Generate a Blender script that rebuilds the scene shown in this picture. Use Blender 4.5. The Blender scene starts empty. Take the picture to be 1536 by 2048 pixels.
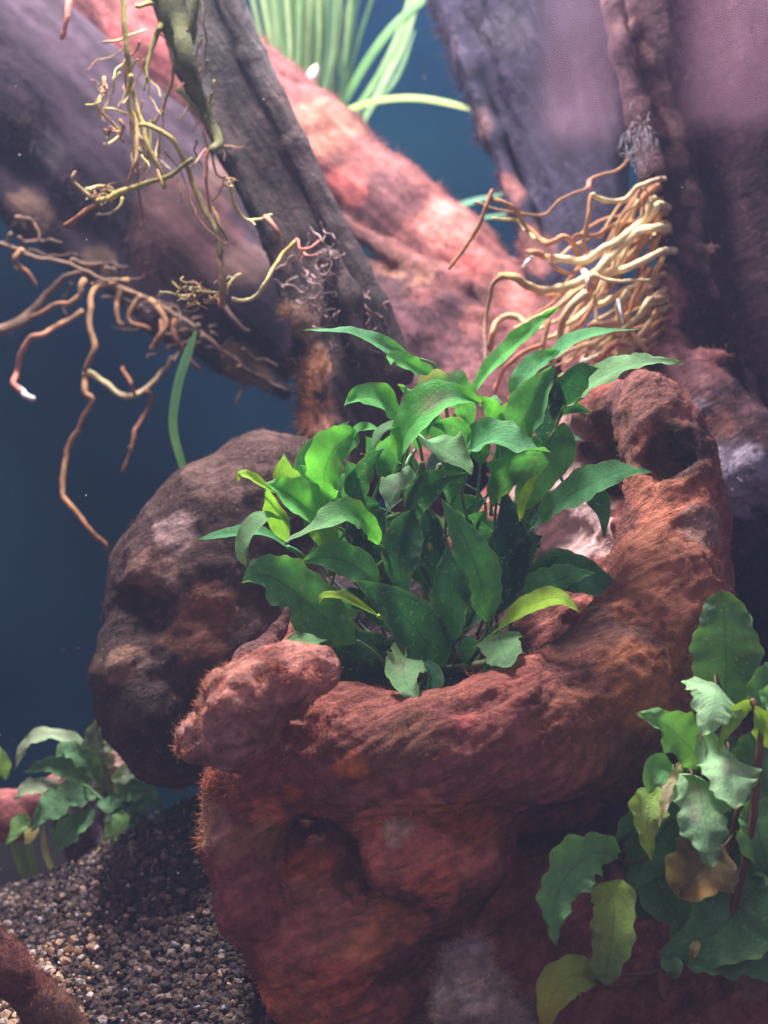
import bpy, math, random
import numpy as np
from mathutils import Vector
random.seed(7); rng = np.random.default_rng(11)
sc = bpy.context.scene
sc.unit_settings.system = 'METRIC'
sc.unit_settings.scale_length = 0.01          # 1 unit = 1 cm: this is a close-up inside an aquarium
C = sc.collection
R = math.radians
CAMD = 40.0

# ------------------------------------------------------------------ camera
cam_d = bpy.data.cameras.new('camera'); cam = bpy.data.objects.new('camera', cam_d); C.objects.link(cam)
cam.location = (0, -CAMD, 0); cam.rotation_euler = (R(90), 0, 0)
cam_d.sensor_fit = 'VERTICAL'; cam_d.sensor_height = 24; cam_d.lens = 12/(10.24/CAMD)
cam_d.clip_start = 1; cam_d.clip_end = 400
cam_d.dof.use_dof = True; cam_d.dof.focus_distance = CAMD-0.8; cam_d.dof.aperture_fstop = 0.13
sc.camera = cam
# ------------------------------------------------------------------ world: dim blue room light
w = bpy.data.worlds.new('World'); sc.world = w; w.use_nodes = True
bg = w.node_tree.nodes['Background']; bg.inputs[0].default_value = (0.62, 0.52, 0.74, 1); bg.inputs[1].default_value = 0.42
# ------------------------------------------------------------------ the aquarium lamp above the water
def area(name, loc, size, sy, power, col, target):
    d = bpy.data.lights.new(name, 'AREA'); d.shape = 'RECTANGLE'; d.size = size; d.size_y = sy
    d.energy = power; d.color = col
    o = bpy.data.objects.new(name, d); C.objects.link(o); o.location = loc
    o.rotation_euler = (Vector(target)-Vector(loc)).to_track_quat('-Z', 'Y').to_euler()
    return o
area('aquarium_lamp', (-6, 5, 27), 10, 4, 34000, (1.0, 0.92, 0.90), (0, 4, 0))
area('aquarium_lamp_rear', (3, 25, 26), 34, 5, 15000, (0.72, 0.82, 1.0), (0, 22, 0))
sc.view_settings.view_transform = 'Standard'; sc.view_settings.look = 'None'
sc.view_settings.exposure = 0.0; sc.view_settings.gamma = 1
sc.cycles.max_bounces = 6; sc.cycles.volume_bounces = 0; sc.cycles.transmission_bounces = 4
sc.cycles.transparent_max_bounces = 8

# ------------------------------------------------------------------ helpers
def W(px, py, y=0.0):
    s = (CAMD+y)/CAMD/100
    return np.array(((px-768)*s, y, (1024-py)*s))
def sz(p, y=0.0): return p*(CAMD+y)/CAMD/100

PERM = rng.permutation(256).astype(np.int64); PERM = np.concatenate([PERM, PERM, PERM])
GR = rng.normal(size=(256, 3)).astype(np.float32); GR /= np.linalg.norm(GR, axis=1)[:, None]
def perlin(P):
    P = np.asarray(P, dtype=np.float32); I = np.floor(P).astype(np.int64); F = P-I; I &= 255
    U = F*F*F*(F*(F*6-15)+10); out = 0
    for dx in (0, 1):
        for dy in (0, 1):
            for dz in (0, 1):
                h = PERM[PERM[PERM[(I[:, 0]+dx) & 255]+((I[:, 1]+dy) & 255)]+((I[:, 2]+dz) & 255)]
                g = GR[h]
                d = g[:, 0]*(F[:, 0]-dx)+g[:, 1]*(F[:, 1]-dy)+g[:, 2]*(F[:, 2]-dz)
                wt = (U[:, 0] if dx else 1-U[:, 0])*(U[:, 1] if dy else 1-U[:, 1])*(U[:, 2] if dz else 1-U[:, 2])
                out = out+d*wt
    return out*1.5
def fbm(P, oct=3, ridged=False):
    P = np.asarray(P, dtype=np.float32); a = 1.0; s = 0; t = 0
    for i in range(oct):
        n = perlin(P*(2**i)+i*17.3)
        if ridged: n = 0.5-np.abs(n)*1.6
        s = s+n*a; t += a; a *= 0.5
    return s/t

def obj(name, me, m, parent=None, loc=None):
    o = bpy.data.objects.new(name, me); C.objects.link(o)
    if m is not None and len(me.materials) == 0: me.materials.append(m)
    if parent is not None: o.parent = parent
    if loc is not None: o.location = loc
    return o
def thing(name, label, cat, loc, group=None):
    o = bpy.data.objects.new(name, None); C.objects.link(o); o.location = loc; o.empty_display_size = 1
    tag(o, label, cat, group); return o
def tag(o, label, cat, group=None):
    o['label'] = label; o['category'] = cat
    if group: o['group'] = group
    return o
def npmesh(name, V, Fc, smooth=True, col=None, uv=None):
    V = np.asarray(V, dtype=np.float32); Fc = np.asarray(Fc, dtype=np.int32)
    me = bpy.data.meshes.new(name); k = Fc.shape[1]; n = len(Fc)
    me.vertices.add(len(V)); me.vertices.foreach_set('co', V.ravel())
    me.loops.add(n*k); me.loops.foreach_set('vertex_index', Fc.ravel())
    me.polygons.add(n); me.polygons.foreach_set('loop_start', np.arange(0, n*k, k, dtype=np.int32))
    me.polygons.foreach_set('use_smooth', np.full(n, smooth, dtype=bool))
    if col is not None:
        a = me.color_attributes.new('Col', 'FLOAT_COLOR', 'POINT')
        c4 = np.ones((len(V), 4), dtype=np.float32); c4[:, :3] = col
        a.data.foreach_set('color', c4.ravel())
    if uv is not None:
        u = me.uv_layers.new(name='UVMap'); u.data.foreach_set('uv', np.asarray(uv, dtype=np.float32)[Fc.ravel()].ravel())
    me.update(calc_edges=True); me.validate(); return me

# ------------------------------------------------------------------ materials
def mat(name, rough=0.8, spec=0.3, noise=6.0, nmix=0.35, bump=0.15, bscale=14.0, trans=0.0, stretch=(1, 1, 1), base=None, speck=0.0, leaf=False, fib=None):
    m = bpy.data.materials.new(name); m.use_nodes = True; nt = m.node_tree; N = nt.nodes; L = nt.links
    b = N['Principled BSDF']; out = N['Material Output']
    b.inputs['Roughness'].default_value = rough; b.inputs['Specular IOR Level'].default_value = spec
    tc = N.new('ShaderNodeTexCoord'); mp = N.new('ShaderNodeMapping'); mp.inputs['Scale'].default_value = stretch
    L.new(tc.outputs['Object'], mp.inputs[0])
    if base is None:
        at = N.new('ShaderNodeAttribute'); at.attribute_name = 'Col'; src = at.outputs['Color']
    else:
        rg = N.new('ShaderNodeRGB'); rg.outputs[0].default_value = (*base, 1); src = rg.outputs[0]
    n1 = N.new('ShaderNodeTexNoise'); n1.inputs['Scale'].default_value = noise; n1.inputs['Detail'].default_value = 8; n1.inputs['Roughness'].default_value = 0.65
    L.new(mp.outputs[0], n1.inputs['Vector'])
    mr = N.new('ShaderNodeMapRange'); mr.inputs[1].default_value = 0.3; mr.inputs[2].default_value = 0.7
    mr.inputs[3].default_value = 1-nmix; mr.inputs[4].default_value = 1+nmix; L.new(n1.outputs[0], mr.inputs[0])
    mx = N.new('ShaderNodeMix'); mx.data_type = 'RGBA'; mx.blend_type = 'MULTIPLY'; mx.inputs[0].default_value = 1
    L.new(src, mx.inputs[6]); L.new(mr.outputs[0], mx.inputs[7]); col = mx.outputs[2]
    if speck > 0:
        n3 = N.new('ShaderNodeTexNoise'); n3.inputs['Scale'].default_value = 13; n3.inputs['Detail'].default_value = 3
        L.new(tc.outputs['Object'], n3.inputs['Vector'])
        m3 = N.new('ShaderNodeMapRange'); m3.inputs[1].default_value = 0.60; m3.inputs[2].default_value = 0.72; m3.inputs[4].default_value = speck
        L.new(n3.outputs[0], m3.inputs[0])
        mm = N.new('ShaderNodeMix'); mm.data_type = 'RGBA'; L.new(m3.outputs[0], mm.inputs[0]); L.new(col, mm.inputs[6])
        mm.inputs[7].default_value = (0.55, 0.6, 0.45, 1) if leaf else (0.5, 0.33, 0.3, 1); col = mm.outputs[2]
    h = None
    if leaf:
        uvn = N.new('ShaderNodeUVMap'); sp = N.new('ShaderNodeSeparateXYZ'); L.new(uvn.outputs[0], sp.inputs[0])
        ab = N.new('ShaderNodeMath'); ab.operation = 'SUBTRACT'; ab.inputs[1].default_value = 0.5; L.new(sp.outputs[0], ab.inputs[0])
        aa = N.new('ShaderNodeMath'); aa.operation = 'ABSOLUTE'; L.new(ab.outputs[0], aa.inputs[0])
        rib = N.new('ShaderNodeMapRange'); rib.inputs[1].default_value = 0.0; rib.inputs[2].default_value = 0.035
        rib.inputs[3].default_value = 0.72; rib.inputs[4].default_value = 1.0; L.new(aa.outputs[0], rib.inputs[0])
        mm = N.new('ShaderNodeMix'); mm.data_type = 'RGBA'; mm.blend_type = 'MULTIPLY'; mm.inputs[0].default_value = 1
        L.new(col, mm.inputs[6]); L.new(rib.outputs[0], mm.inputs[7]); col = mm.outputs[2]
        # side veins: v - k|u| stripes
        vm = N.new('ShaderNodeMath'); vm.operation = 'MULTIPLY'; vm.inputs[1].default_value = -0.75; L.new(aa.outputs[0], vm.inputs[0])
        va = N.new('ShaderNodeMath'); va.operation = 'ADD'; L.new(vm.outputs[0], va.inputs[0]); L.new(sp.outputs[1], va.inputs[1])
        vs = N.new('ShaderNodeMath'); vs.operation = 'MULTIPLY'; vs.inputs[1].default_value = 75; L.new(va.outputs[0], vs.inputs[0])
        vn = N.new('ShaderNodeMath'); vn.operation = 'SINE'; L.new(vs.outputs[0], vn.inputs[0])
        h = vn.outputs[0]
    L.new(col, b.inputs['Base Color'])
    n2 = N.new('ShaderNodeTexNoise'); n2.inputs['Scale'].default_value = bscale; n2.inputs['Detail'].default_value = 10; n2.inputs['Roughness'].default_value = 0.7
    L.new(mp.outputs[0], n2.inputs['Vector'])
    hs = n2.outputs[0]
    if fib is not None:
        m2 = N.new('ShaderNodeMapping'); m2.inputs['Rotation'].default_value = (0, fib[0], 0); L.new(tc.outputs['Object'], m2.inputs[0])
        m3_ = N.new('ShaderNodeMapping'); m3_.inputs['Scale'].default_value = (0.9, 6, 6); L.new(m2.outputs[0], m3_.inputs[0])
        n4 = N.new('ShaderNodeTexNoise'); n4.inputs['Scale'].default_value = fib[1]; n4.inputs['Detail'].default_value = 6; n4.inputs['Distortion'].default_value = 0.6
        L.new(m3_.outputs[0], n4.inputs['Vector'])
        q4 = N.new('ShaderNodeMath'); q4.operation = 'MULTIPLY_ADD'; q4.inputs[1].default_value = fib[2]; L.new(n4.outputs[0], q4.inputs[0]); L.new(hs, q4.inputs[2]); hs = q4.outputs[0]
        r4 = N.new('ShaderNodeMapRange'); r4.inputs[1].default_value = 0.35; r4.inputs[2].default_value = 0.65; fa = fib[3] if len(fib) > 3 else 0.28; r4.inputs[3].default_value = 1-fa; r4.inputs[4].default_value = 1+fa; L.new(n4.outputs[0], r4.inputs[0])
        x4 = N.new('ShaderNodeMix'); x4.data_type = 'RGBA'; x4.blend_type = 'MULTIPLY'; x4.inputs[0].default_value = 1; L.new(col, x4.inputs[6]); L.new(r4.outputs[0], x4.inputs[7]); L.new(x4.outputs[2], b.inputs['Base Color'])
    if h is not None:
        q = N.new('ShaderNodeMath'); q.operation = 'MULTIPLY_ADD'; q.inputs[1].default_value = 0.035; L.new(h, q.inputs[0]); L.new(n2.outputs[0], q.inputs[2]); hs = q.outputs[0]
    bp = N.new('ShaderNodeBump'); bp.inputs['Strength'].default_value = 1.0; bp.inputs['Distance'].default_value = bump
    L.new(hs, bp.inputs['Height']); L.new(bp.outputs[0], b.inputs['Normal'])
    if trans > 0:
        t = N.new('ShaderNodeBsdfTranslucent'); g = N.new('ShaderNodeMix'); g.data_type = 'RGBA'; g.blend_type = 'MULTIPLY'; g.inputs[0].default_value = 1
        L.new(col, g.inputs[6]); g.inputs[7].default_value = (1.5, 1.35, 0.5, 1); L.new(g.outputs[2], t.inputs[0])
        ms = N.new('ShaderNodeMixShader'); ms.inputs[0].default_value = trans
        L.new(b.outputs[0], ms.inputs[1]); L.new(t.outputs[0], ms.inputs[2]); L.new(ms.outputs[0], out.inputs[0])
    return m
M_WOOD = mat('algae_covered_wood', 0.85, 0.2, 4.0, 0.38, 0.14, 9.0, speck=0.3, fib=(R(28), 0.8, 1.1, 0.24))
M_WOODS = mat('grained_wood', 0.75, 0.3, 2.2, 0.5, 0.10, 6.0, fib=(R(-62), 0.9, 1.4))
M_WOODB = mat('smooth_dim_wood', 0.85, 0.12, 1.2, 0.35, 0.04, 3.0, fib=(R(-42), 0.5, 0.5))
M_WOODL = mat('sloping_grain_wood', 0.8, 0.25, 2.2, 0.45, 0.10, 6.0, speck=0.2, fib=(R(-42), 0.7, 0.9))
M_FUZZ = mat('algae_fuzz', 0.9, 0.1, 4, 0.3, 0.0, 5, trans=0.3)
M_LEAF = mat('green_leaf', 0.58, 0.28, 2.6, 0.30, 0.045, 30, trans=0.30, speck=0.28, leaf=True)
M_LEAFM = mat('wavy_leaf', 0.5, 0.4, 1.8, 0.34, 0.05, 14, trans=0.22, speck=0.28, leaf=True)
M_STEM = mat('leaf_stalk', 0.5, 0.4, 3, 0.2, 0.02, 20, trans=0.1)
M_ROOT = mat('aerial_root', 0.75, 0.2, 3.0, 0.35, 0.05, 9, speck=0.1)
M_SOIL = mat('aquarium_soil', 0.9, 0.2, 5, 0.5, 0.1, 12)
M_BLADE = mat('grass_blade', 0.5, 0.35, 2, 0.2, 0.01, 10, trans=0.3)

# ------------------------------------------------------------------ SDF wood
class Field:
    def __init__(s, lo, hi, h):
        s.lo = np.array(lo, float); s.h = h; s.n = np.ceil((np.array(hi)-s.lo)/h).astype(int)+1
        s.F = np.full(s.n, 3.0, dtype=np.float32)
        s.ax = [(s.lo[i]+np.arange(s.n[i])*h).astype(np.float32) for i in range(3)]
    def box(s, lo, hi):
        a = np.clip(np.floor((np.array(lo)-s.lo)/s.h).astype(int), 0, s.n); b = np.clip(np.ceil((np.array(hi)-s.lo)/s.h).astype(int)+1, 0, s.n)
        return tuple(slice(a[i], b[i]) for i in range(3))
    def seg(s, p, q, ra, rb, k=0.4, ys=1.0, sub=False):
        p = np.array(p, float); q = np.array(q, float); R0 = max(ra, rb); mg = R0*max(1, ys)+1.2
        sl = s.box(np.minimum(p, q)-mg, np.maximum(p, q)+mg)
        X = s.ax[0][sl[0]][:, None, None]; Y = s.ax[1][sl[1]][None, :, None]; Z = s.ax[2][sl[2]][None, None, :]
        if X.size == 0 or Y.size == 0 or Z.size == 0: return
        d = q-p; ys = np.float32(ys)
        dd = d[0]**2+(d[1]/ys)**2+d[2]**2+1e-9
        t = np.clip(((X-p[0])*d[0]+(Y-p[1])*d[1]/ys**2+(Z-p[2])*d[2])/dd, 0, 1).astype(np.float32)
        D = np.sqrt((X-p[0]-t*d[0])**2+((Y-p[1]-t*d[1])/ys)**2+(Z-p[2]-t*d[2])**2)-(ra+(rb-ra)*t)
        D = D.astype(np.float32)
        A = s.F[sl]
        if sub:
            hh = np.clip(0.5-0.5*(A+D)/k, 0, 1); s.F[sl] = A*(1-hh)+(-D)*hh+k*hh*(1-hh)
        else:
            hh = np.clip(0.5+0.5*(A-D)/k, 0, 1); s.F[sl] = A*(1-hh)+D*hh-k*hh*(1-hh)
    def chain(s, pts, k=0.4, ys=1.0, sub=False):
        """pts: (px, py, y, radius in photo px)"""
        for a, b in zip(pts[:-1], pts[1:]):
            s.seg(W(*a[:3]), W(*b[:3]), sz(a[3], a[2]), sz(b[3], b[2]), k, ys, sub)
    def ball(s, px, py, y, r, k=0.4, ys=1.0, sub=False):
        p = W(px, py, y); s.seg(p, p+np.array((0.01, 0, 0)), sz(r, y), sz(r, y), k, ys, sub)
    def noise(s, amp, scale, oct=3, ridged=False, stretch=None):
        m = np.abs(s.F) < amp*2+0.3; idx = np.nonzero(m)
        P = np.stack([s.ax[i][idx[i]] for i in range(3)], 1)
        if stretch is not None: P = P @ stretch
        s.F[m] += amp*fbm(P*scale, oct, ridged)
    def mesh(s):
        F = s.F; I = F < 0; n = np.array(F.shape)
        cnt = np.zeros(n-1, dtype=np.int8)
        for c in range(8):
            o = ((c >> 2) & 1, (c >> 1) & 1, c & 1)
            cnt += I[o[0]:n[0]-1+o[0], o[1]:n[1]-1+o[1], o[2]:n[2]-1+o[2]]
        act = np.nonzero((cnt > 0) & (cnt < 8)); A = np.stack(act, 1); m = len(A)
        idm = np.full(n-1, -1, dtype=np.int32); idm[act] = np.arange(m)
        S = np.zeros((m, 3), dtype=np.float32); K = np.zeros(m, dtype=np.float32)
        cr = [np.array(((c >> 2) & 1, (c >> 1) & 1, c & 1)) for c in range(8)]
        for a in range(8):
            for b in range(a+1, 8):
                if np.abs(cr[a]-cr[b]).sum() != 1: continue
                va = F[tuple((A+cr[a]).T)]; vb = F[tuple((A+cr[b]).T)]; x = (va < 0) != (vb < 0)
                t = np.where(x, va/np.where(x, va-vb, 1), 0)
                S += np.where(x[:, None], cr[a]+t[:, None]*(cr[b]-cr[a]), 0); K += x
        V = (A+S/K[:, None])*s.h+s.lo
        Q = []
        for ax in range(3):
            u, v = (ax+1) % 3, (ax+2) % 3
            lo = [slice(1, -1)]*3; lo[ax] = slice(0, -1); hi = list(lo); hi[ax] = slice(1, None)
            a = I[tuple(lo)]; b = I[tuple(hi)]
            for flip in (0, 1):
                e = np.nonzero((a & ~b) if not flip else (~a & b)); E = np.stack(e, 1)
                off = np.ones(3, int); off[ax] = 0; E = E+off
                du = np.zeros(3, int); du[u] = 1; dv = np.zeros(3, int); dv[v] = 1
                c = [E-du-dv, E-dv, E, E-du]
                q = np.stack([idm[tuple(np.clip(x, 0, n-2).T)] for x in c], 1)
                Q.append(q[:, ::-1] if flip else q)
        Q = np.concatenate(Q); Q = Q[(Q >= 0).all(1)]
        return V, Q
def normals(V, Q):
    a = V[Q[:, 2]]-V[Q[:, 0]]; b = V[Q[:, 3]]-V[Q[:, 1]]; nf = np.cross(a, b); N = np.zeros_like(V)
    for i in range(4): 
        for c in range(3): N[:, c] += np.bincount(Q[:, i], nf[:, c], len(V))
    return N/(np.linalg.norm(N, axis=1)[:, None]+1e-9)
def stretchmat(direction, f):
    """compress noise coordinates along a grain direction so features run along it"""
    d = np.array(direction, float); d /= np.linalg.norm(d)
    return np.eye(3)+(f-1)*np.outer(d, d)
def paint(V, base, patches, warp=0.35, ws=0.9):
    """patches: (px, py, y, radius px, colour, strength); soft noisy-edged blotches of surface colour, some standing in for shade or reflection"""
    col = np.tile(np.array(base, dtype=np.float32), (len(V), 1)) if not isinstance(base, np.ndarray) else base
    n = fbm(V*ws, 3); n2 = fbm(V*3.1+9, 2)
    for px, py, y, r, c, st, *wy in patches:
        p = W(px, py, y); rr = sz(r, y)
        d = np.linalg.norm((V-p)*np.array((1, wy[0] if wy else 0.6, 1)), axis=1)/rr+n*warp*2.2+n2*0.3
        a = np.clip((1.12-d)/0.22, 0, 1)*st
        col = col*(1-a[:, None])+np.array(c, dtype=np.float32)*a[:, None]
    return col
def flakes(V, N, count, lo, hi, amp, seed):
    """angular worn plates: each cell of a warped Voronoi pattern sits a little proud or recessed and tilted"""
    r = np.random.default_rng(seed); P = r.uniform(lo, hi, size=(count, 3)); off = r.uniform(-1, 1, count); tl = r.normal(size=(count, 3))*0.35
    Vw = V+np.stack([fbm(V*0.8+i*31, 2) for i in range(3)], 1)*1.1
    best = np.full(len(V), 1e9); sec = best.copy(); bi = np.zeros(len(V), int)
    for i in range(count):
        d = ((Vw-P[i])**2).sum(1); c = d < best; sec = np.where(c, best, np.minimum(sec, d)); bi = np.where(c, i, bi); best = np.where(c, d, best)
    e = np.clip((np.sqrt(sec)-np.sqrt(best))/0.22, 0, 1)
    return (off[bi]+((V-P[bi])*tl[bi]).sum(1)*0.5)*amp*e, bi, off[bi]
def hairs(V, N, col, count, lmin, lmax, wid, up=0.3, mask=None, jit=0.6, bright=1.25, seed=3):
    r = np.random.default_rng(seed)
    ids = np.arange(len(V)) if mask is None else np.nonzero(mask)[0]
    ids = r.choice(ids, count); B = V[ids]+r.normal(size=(count, 3))*0.03
    D = N[ids]+r.normal(size=(count, 3))*jit; D[:, 2] += up; D /= np.linalg.norm(D, axis=1)[:, None]
    L = r.uniform(lmin, lmax, count)[:, None]*np.clip(0.75+1.8*fbm(B*1.6+5, 2), 0.25, 1.7)[:, None]; D += np.stack([fbm(B*2.2+q*13, 2) for q in range(3)], 1)*1.3; D /= np.linalg.norm(D, axis=1)[:, None]; S = np.cross(D, r.normal(size=(count, 3))); S /= np.linalg.norm(S, axis=1)[:, None]
    B = B-N[ids]*0.02
    mid = B+D*L*0.55; bend = r.normal(size=(count, 3))*0.25*L; tip = B+D*L+bend
    P = np.stack([B-S*wid, B+S*wid, mid+S*wid*0.7, mid-S*wid*0.7, tip+S*wid*0.15, tip-S*wid*0.15], 1).reshape(-1, 3)
    k = np.arange(count)[:, None]*6
    Q = np.concatenate([k+np.array([0, 1, 2, 3]), k+np.array([3, 2, 4, 5])])
    c = np.repeat(np.clip(col[ids]*r.uniform(0.8, bright+0.3, (count, 1)), 0, 1), 6, axis=0)
    return P, Q, c

def wood_thing(name, label, cat, fld, loc, base, patches, partname='wood', disp=(), nplates=0, plate_amp=0.1, fuzz=None, m=None, colnoise=0.35, grain=None, crev=0.5, seed=5, second=None, cellcol=0.0, rough=None):
    V, Q = fld.mesh(); N = normals(V, Q)
    dd = np.zeros(len(V)); bi_off = np.zeros(len(V))
    if nplates:
        f, bi, bi_off = flakes(V, N, nplates, V.min(0), V.max(0), plate_amp, seed); dd += f
    hn = np.zeros(len(V))
    for amp, scale, oct, ridged, g in disp:
        P = V @ stretchmat(*g) if g is not None else V
        n = fbm(P*scale+3.3, oct, ridged); dd += amp*n; hn += n
    if rough: dd += rough[0](V)*(rough[1]*fbm(V*rough[2]+8, 4, True)+0.05*fbm(V*9, 2))
    V = V+N*dd[:, None]; N = normals(V, Q)
    col = paint(V, base, [])
    Pg = V @ stretchmat(*grain) if grain is not None else V
    n1 = fbm(Pg*1.3+50, 4); n2 = fbm(V*5+20, 3)
    if second is not None:
        a = np.clip(fbm(Pg*0.55+77, 3)*2.6+bi_off*0.45-0.1, 0, 1)[:, None]*0.8; col = col*(1-a)+np.array(second)*a*1.0
    if cellcol: col = col*(1+cellcol*bi_off[:, None]*np.array((1.0, 0.8, 0.7)))
    col = paint(V, col, patches)
    col = col*np.clip(1+colnoise*2.0*n1+colnoise*0.9*n2, 0.25, 2.2)[:, None]
    t = thing(name, label, cat, tuple(loc))
    me = npmesh(partname, V-np.array(loc), Q, True, np.clip(col, 0, 1)); obj(partname, me, m or M_WOOD, t)
    if fuzz:
        for (cnt, lmin, lmax, wid, up, fn) in fuzz:
            msk = fn(V, N) if fn else None
            P, q, c = hairs(V, N, col, cnt, lmin, lmax, wid, up, msk)
            o = obj('algae_fuzz', npmesh('algae_fuzz', P-np.array(loc), q, False, c), M_FUZZ, t); o['kind'] = 'stuff'
    return t, V, N

# ------------------------------------------------------------------ tubes
def catmull(P, n):
    P = np.array(P, float)
    if len(P) == 2: P = np.array([P[0], (P[0]+P[1])/2, P[1]])
    E = np.vstack([2*P[0]-P[1], P, 2*P[-1]-P[-2]]); out = []
    for i in range(1, len(E)-2):
        for t in np.linspace(0, 1, n, endpoint=False):
            out.append(0.5*((2*E[i])+(-E[i-1]+E[i+1])*t+(2*E[i-1]-5*E[i]+4*E[i+1]-E[i+2])*t*t+(-E[i-1]+3*E[i]-3*E[i+1]+E[i+2])*t**3))
    out.append(E[-2]); return np.array(out)
def tube(P, rad, c0, c1=None, sides=7, n=5, wob=0.12, loc=(0, 0, 0), kink=0.0):
    """P: world points, rad: per point"""
    P = np.array(P, float); rad = np.array(rad, float)
    Q4 = catmull(np.column_stack([P, rad]), n); C_ = Q4[:, :3]; r = np.maximum(Q4[:, 3], 0.006)
    k = len(C_); 
    if kink: C_[1:-1] += np.stack([fbm(C_[1:-1]*1.7+q*40, 2) for q in range(3)], 1)*kink
    r = r*(1+wob*2*fbm(C_*4.0, 2)); T = np.gradient(C_, axis=0); T /= np.linalg.norm(T, axis=1)[:, None]+1e-9
    a = np.array((0.3, 1, 0.2)); U = np.cross(T, a); U /= np.linalg.norm(U, axis=1)[:, None]+1e-9; B = np.cross(T, U)
    th = np.arange(sides)*2*np.pi/sides
    V = (C_[:, None]+r[:, None, None]*(np.cos(th)[None, :, None]*U[:, None]+np.sin(th)[None, :, None]*B[:, None])).reshape(-1, 3)
    V = np.vstack([V, C_[0]-T[0]*r[0]*0.6, C_[-1]+T[-1]*r[-1]*0.9]); F = []
    for i in range(k-1):
        for j in range(sides):
            jn = (j+1) % sides; F.append((i*sides+j, i*sides+jn, (i+1)*sides+jn, (i+1)*sides+j))
    for j in range(sides):
        jn = (j+1) % sides; F.append((k*sides, jn, j, j)); F.append((k*sides+1, (k-1)*sides+j, (k-1)*sides+jn, (k-1)*sides+jn))
    c0 = np.array(c0); c1 = c0 if c1 is None else np.array(c1)
    t = np.repeat(np.linspace(0, 1, k), sides); t = np.append(t, (0, 1))
    col = c0*(1-t[:, None])+c1*t[:, None]
    return V-np.array(loc), F, col
def polymesh(name, V, F, col, uv=None):
    me = bpy.data.meshes.new(name)
    F = [tuple(dict.fromkeys(int(i) for i in f)) for f in F]
    me.from_pydata([tuple(v) for v in V], [], F)
    a = me.color_attributes.new('Col', 'FLOAT_COLOR', 'POINT'); c4 = np.ones((len(V), 4), dtype=np.float32); c4[:, :3] = col
    a.data.foreach_set('color', c4.ravel())
    me.polygons.foreach_set('use_smooth', np.ones(len(me.polygons), dtype=bool)); me.update(); return me
def pxtube(name, pts, c0, c1, m, parent, loc, sides=7, n=5, wob=0.15, kink=0.0):
    """pts: (px, py, y, radius px)"""
    V, F, col = tube([W(*p[:3]) for p in pts], [sz(p[3], p[2]) for p in pts], c0, c1, sides, n, wob, loc, kink)
    return obj(name, polymesh(name, V, F, col), m, parent)

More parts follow.
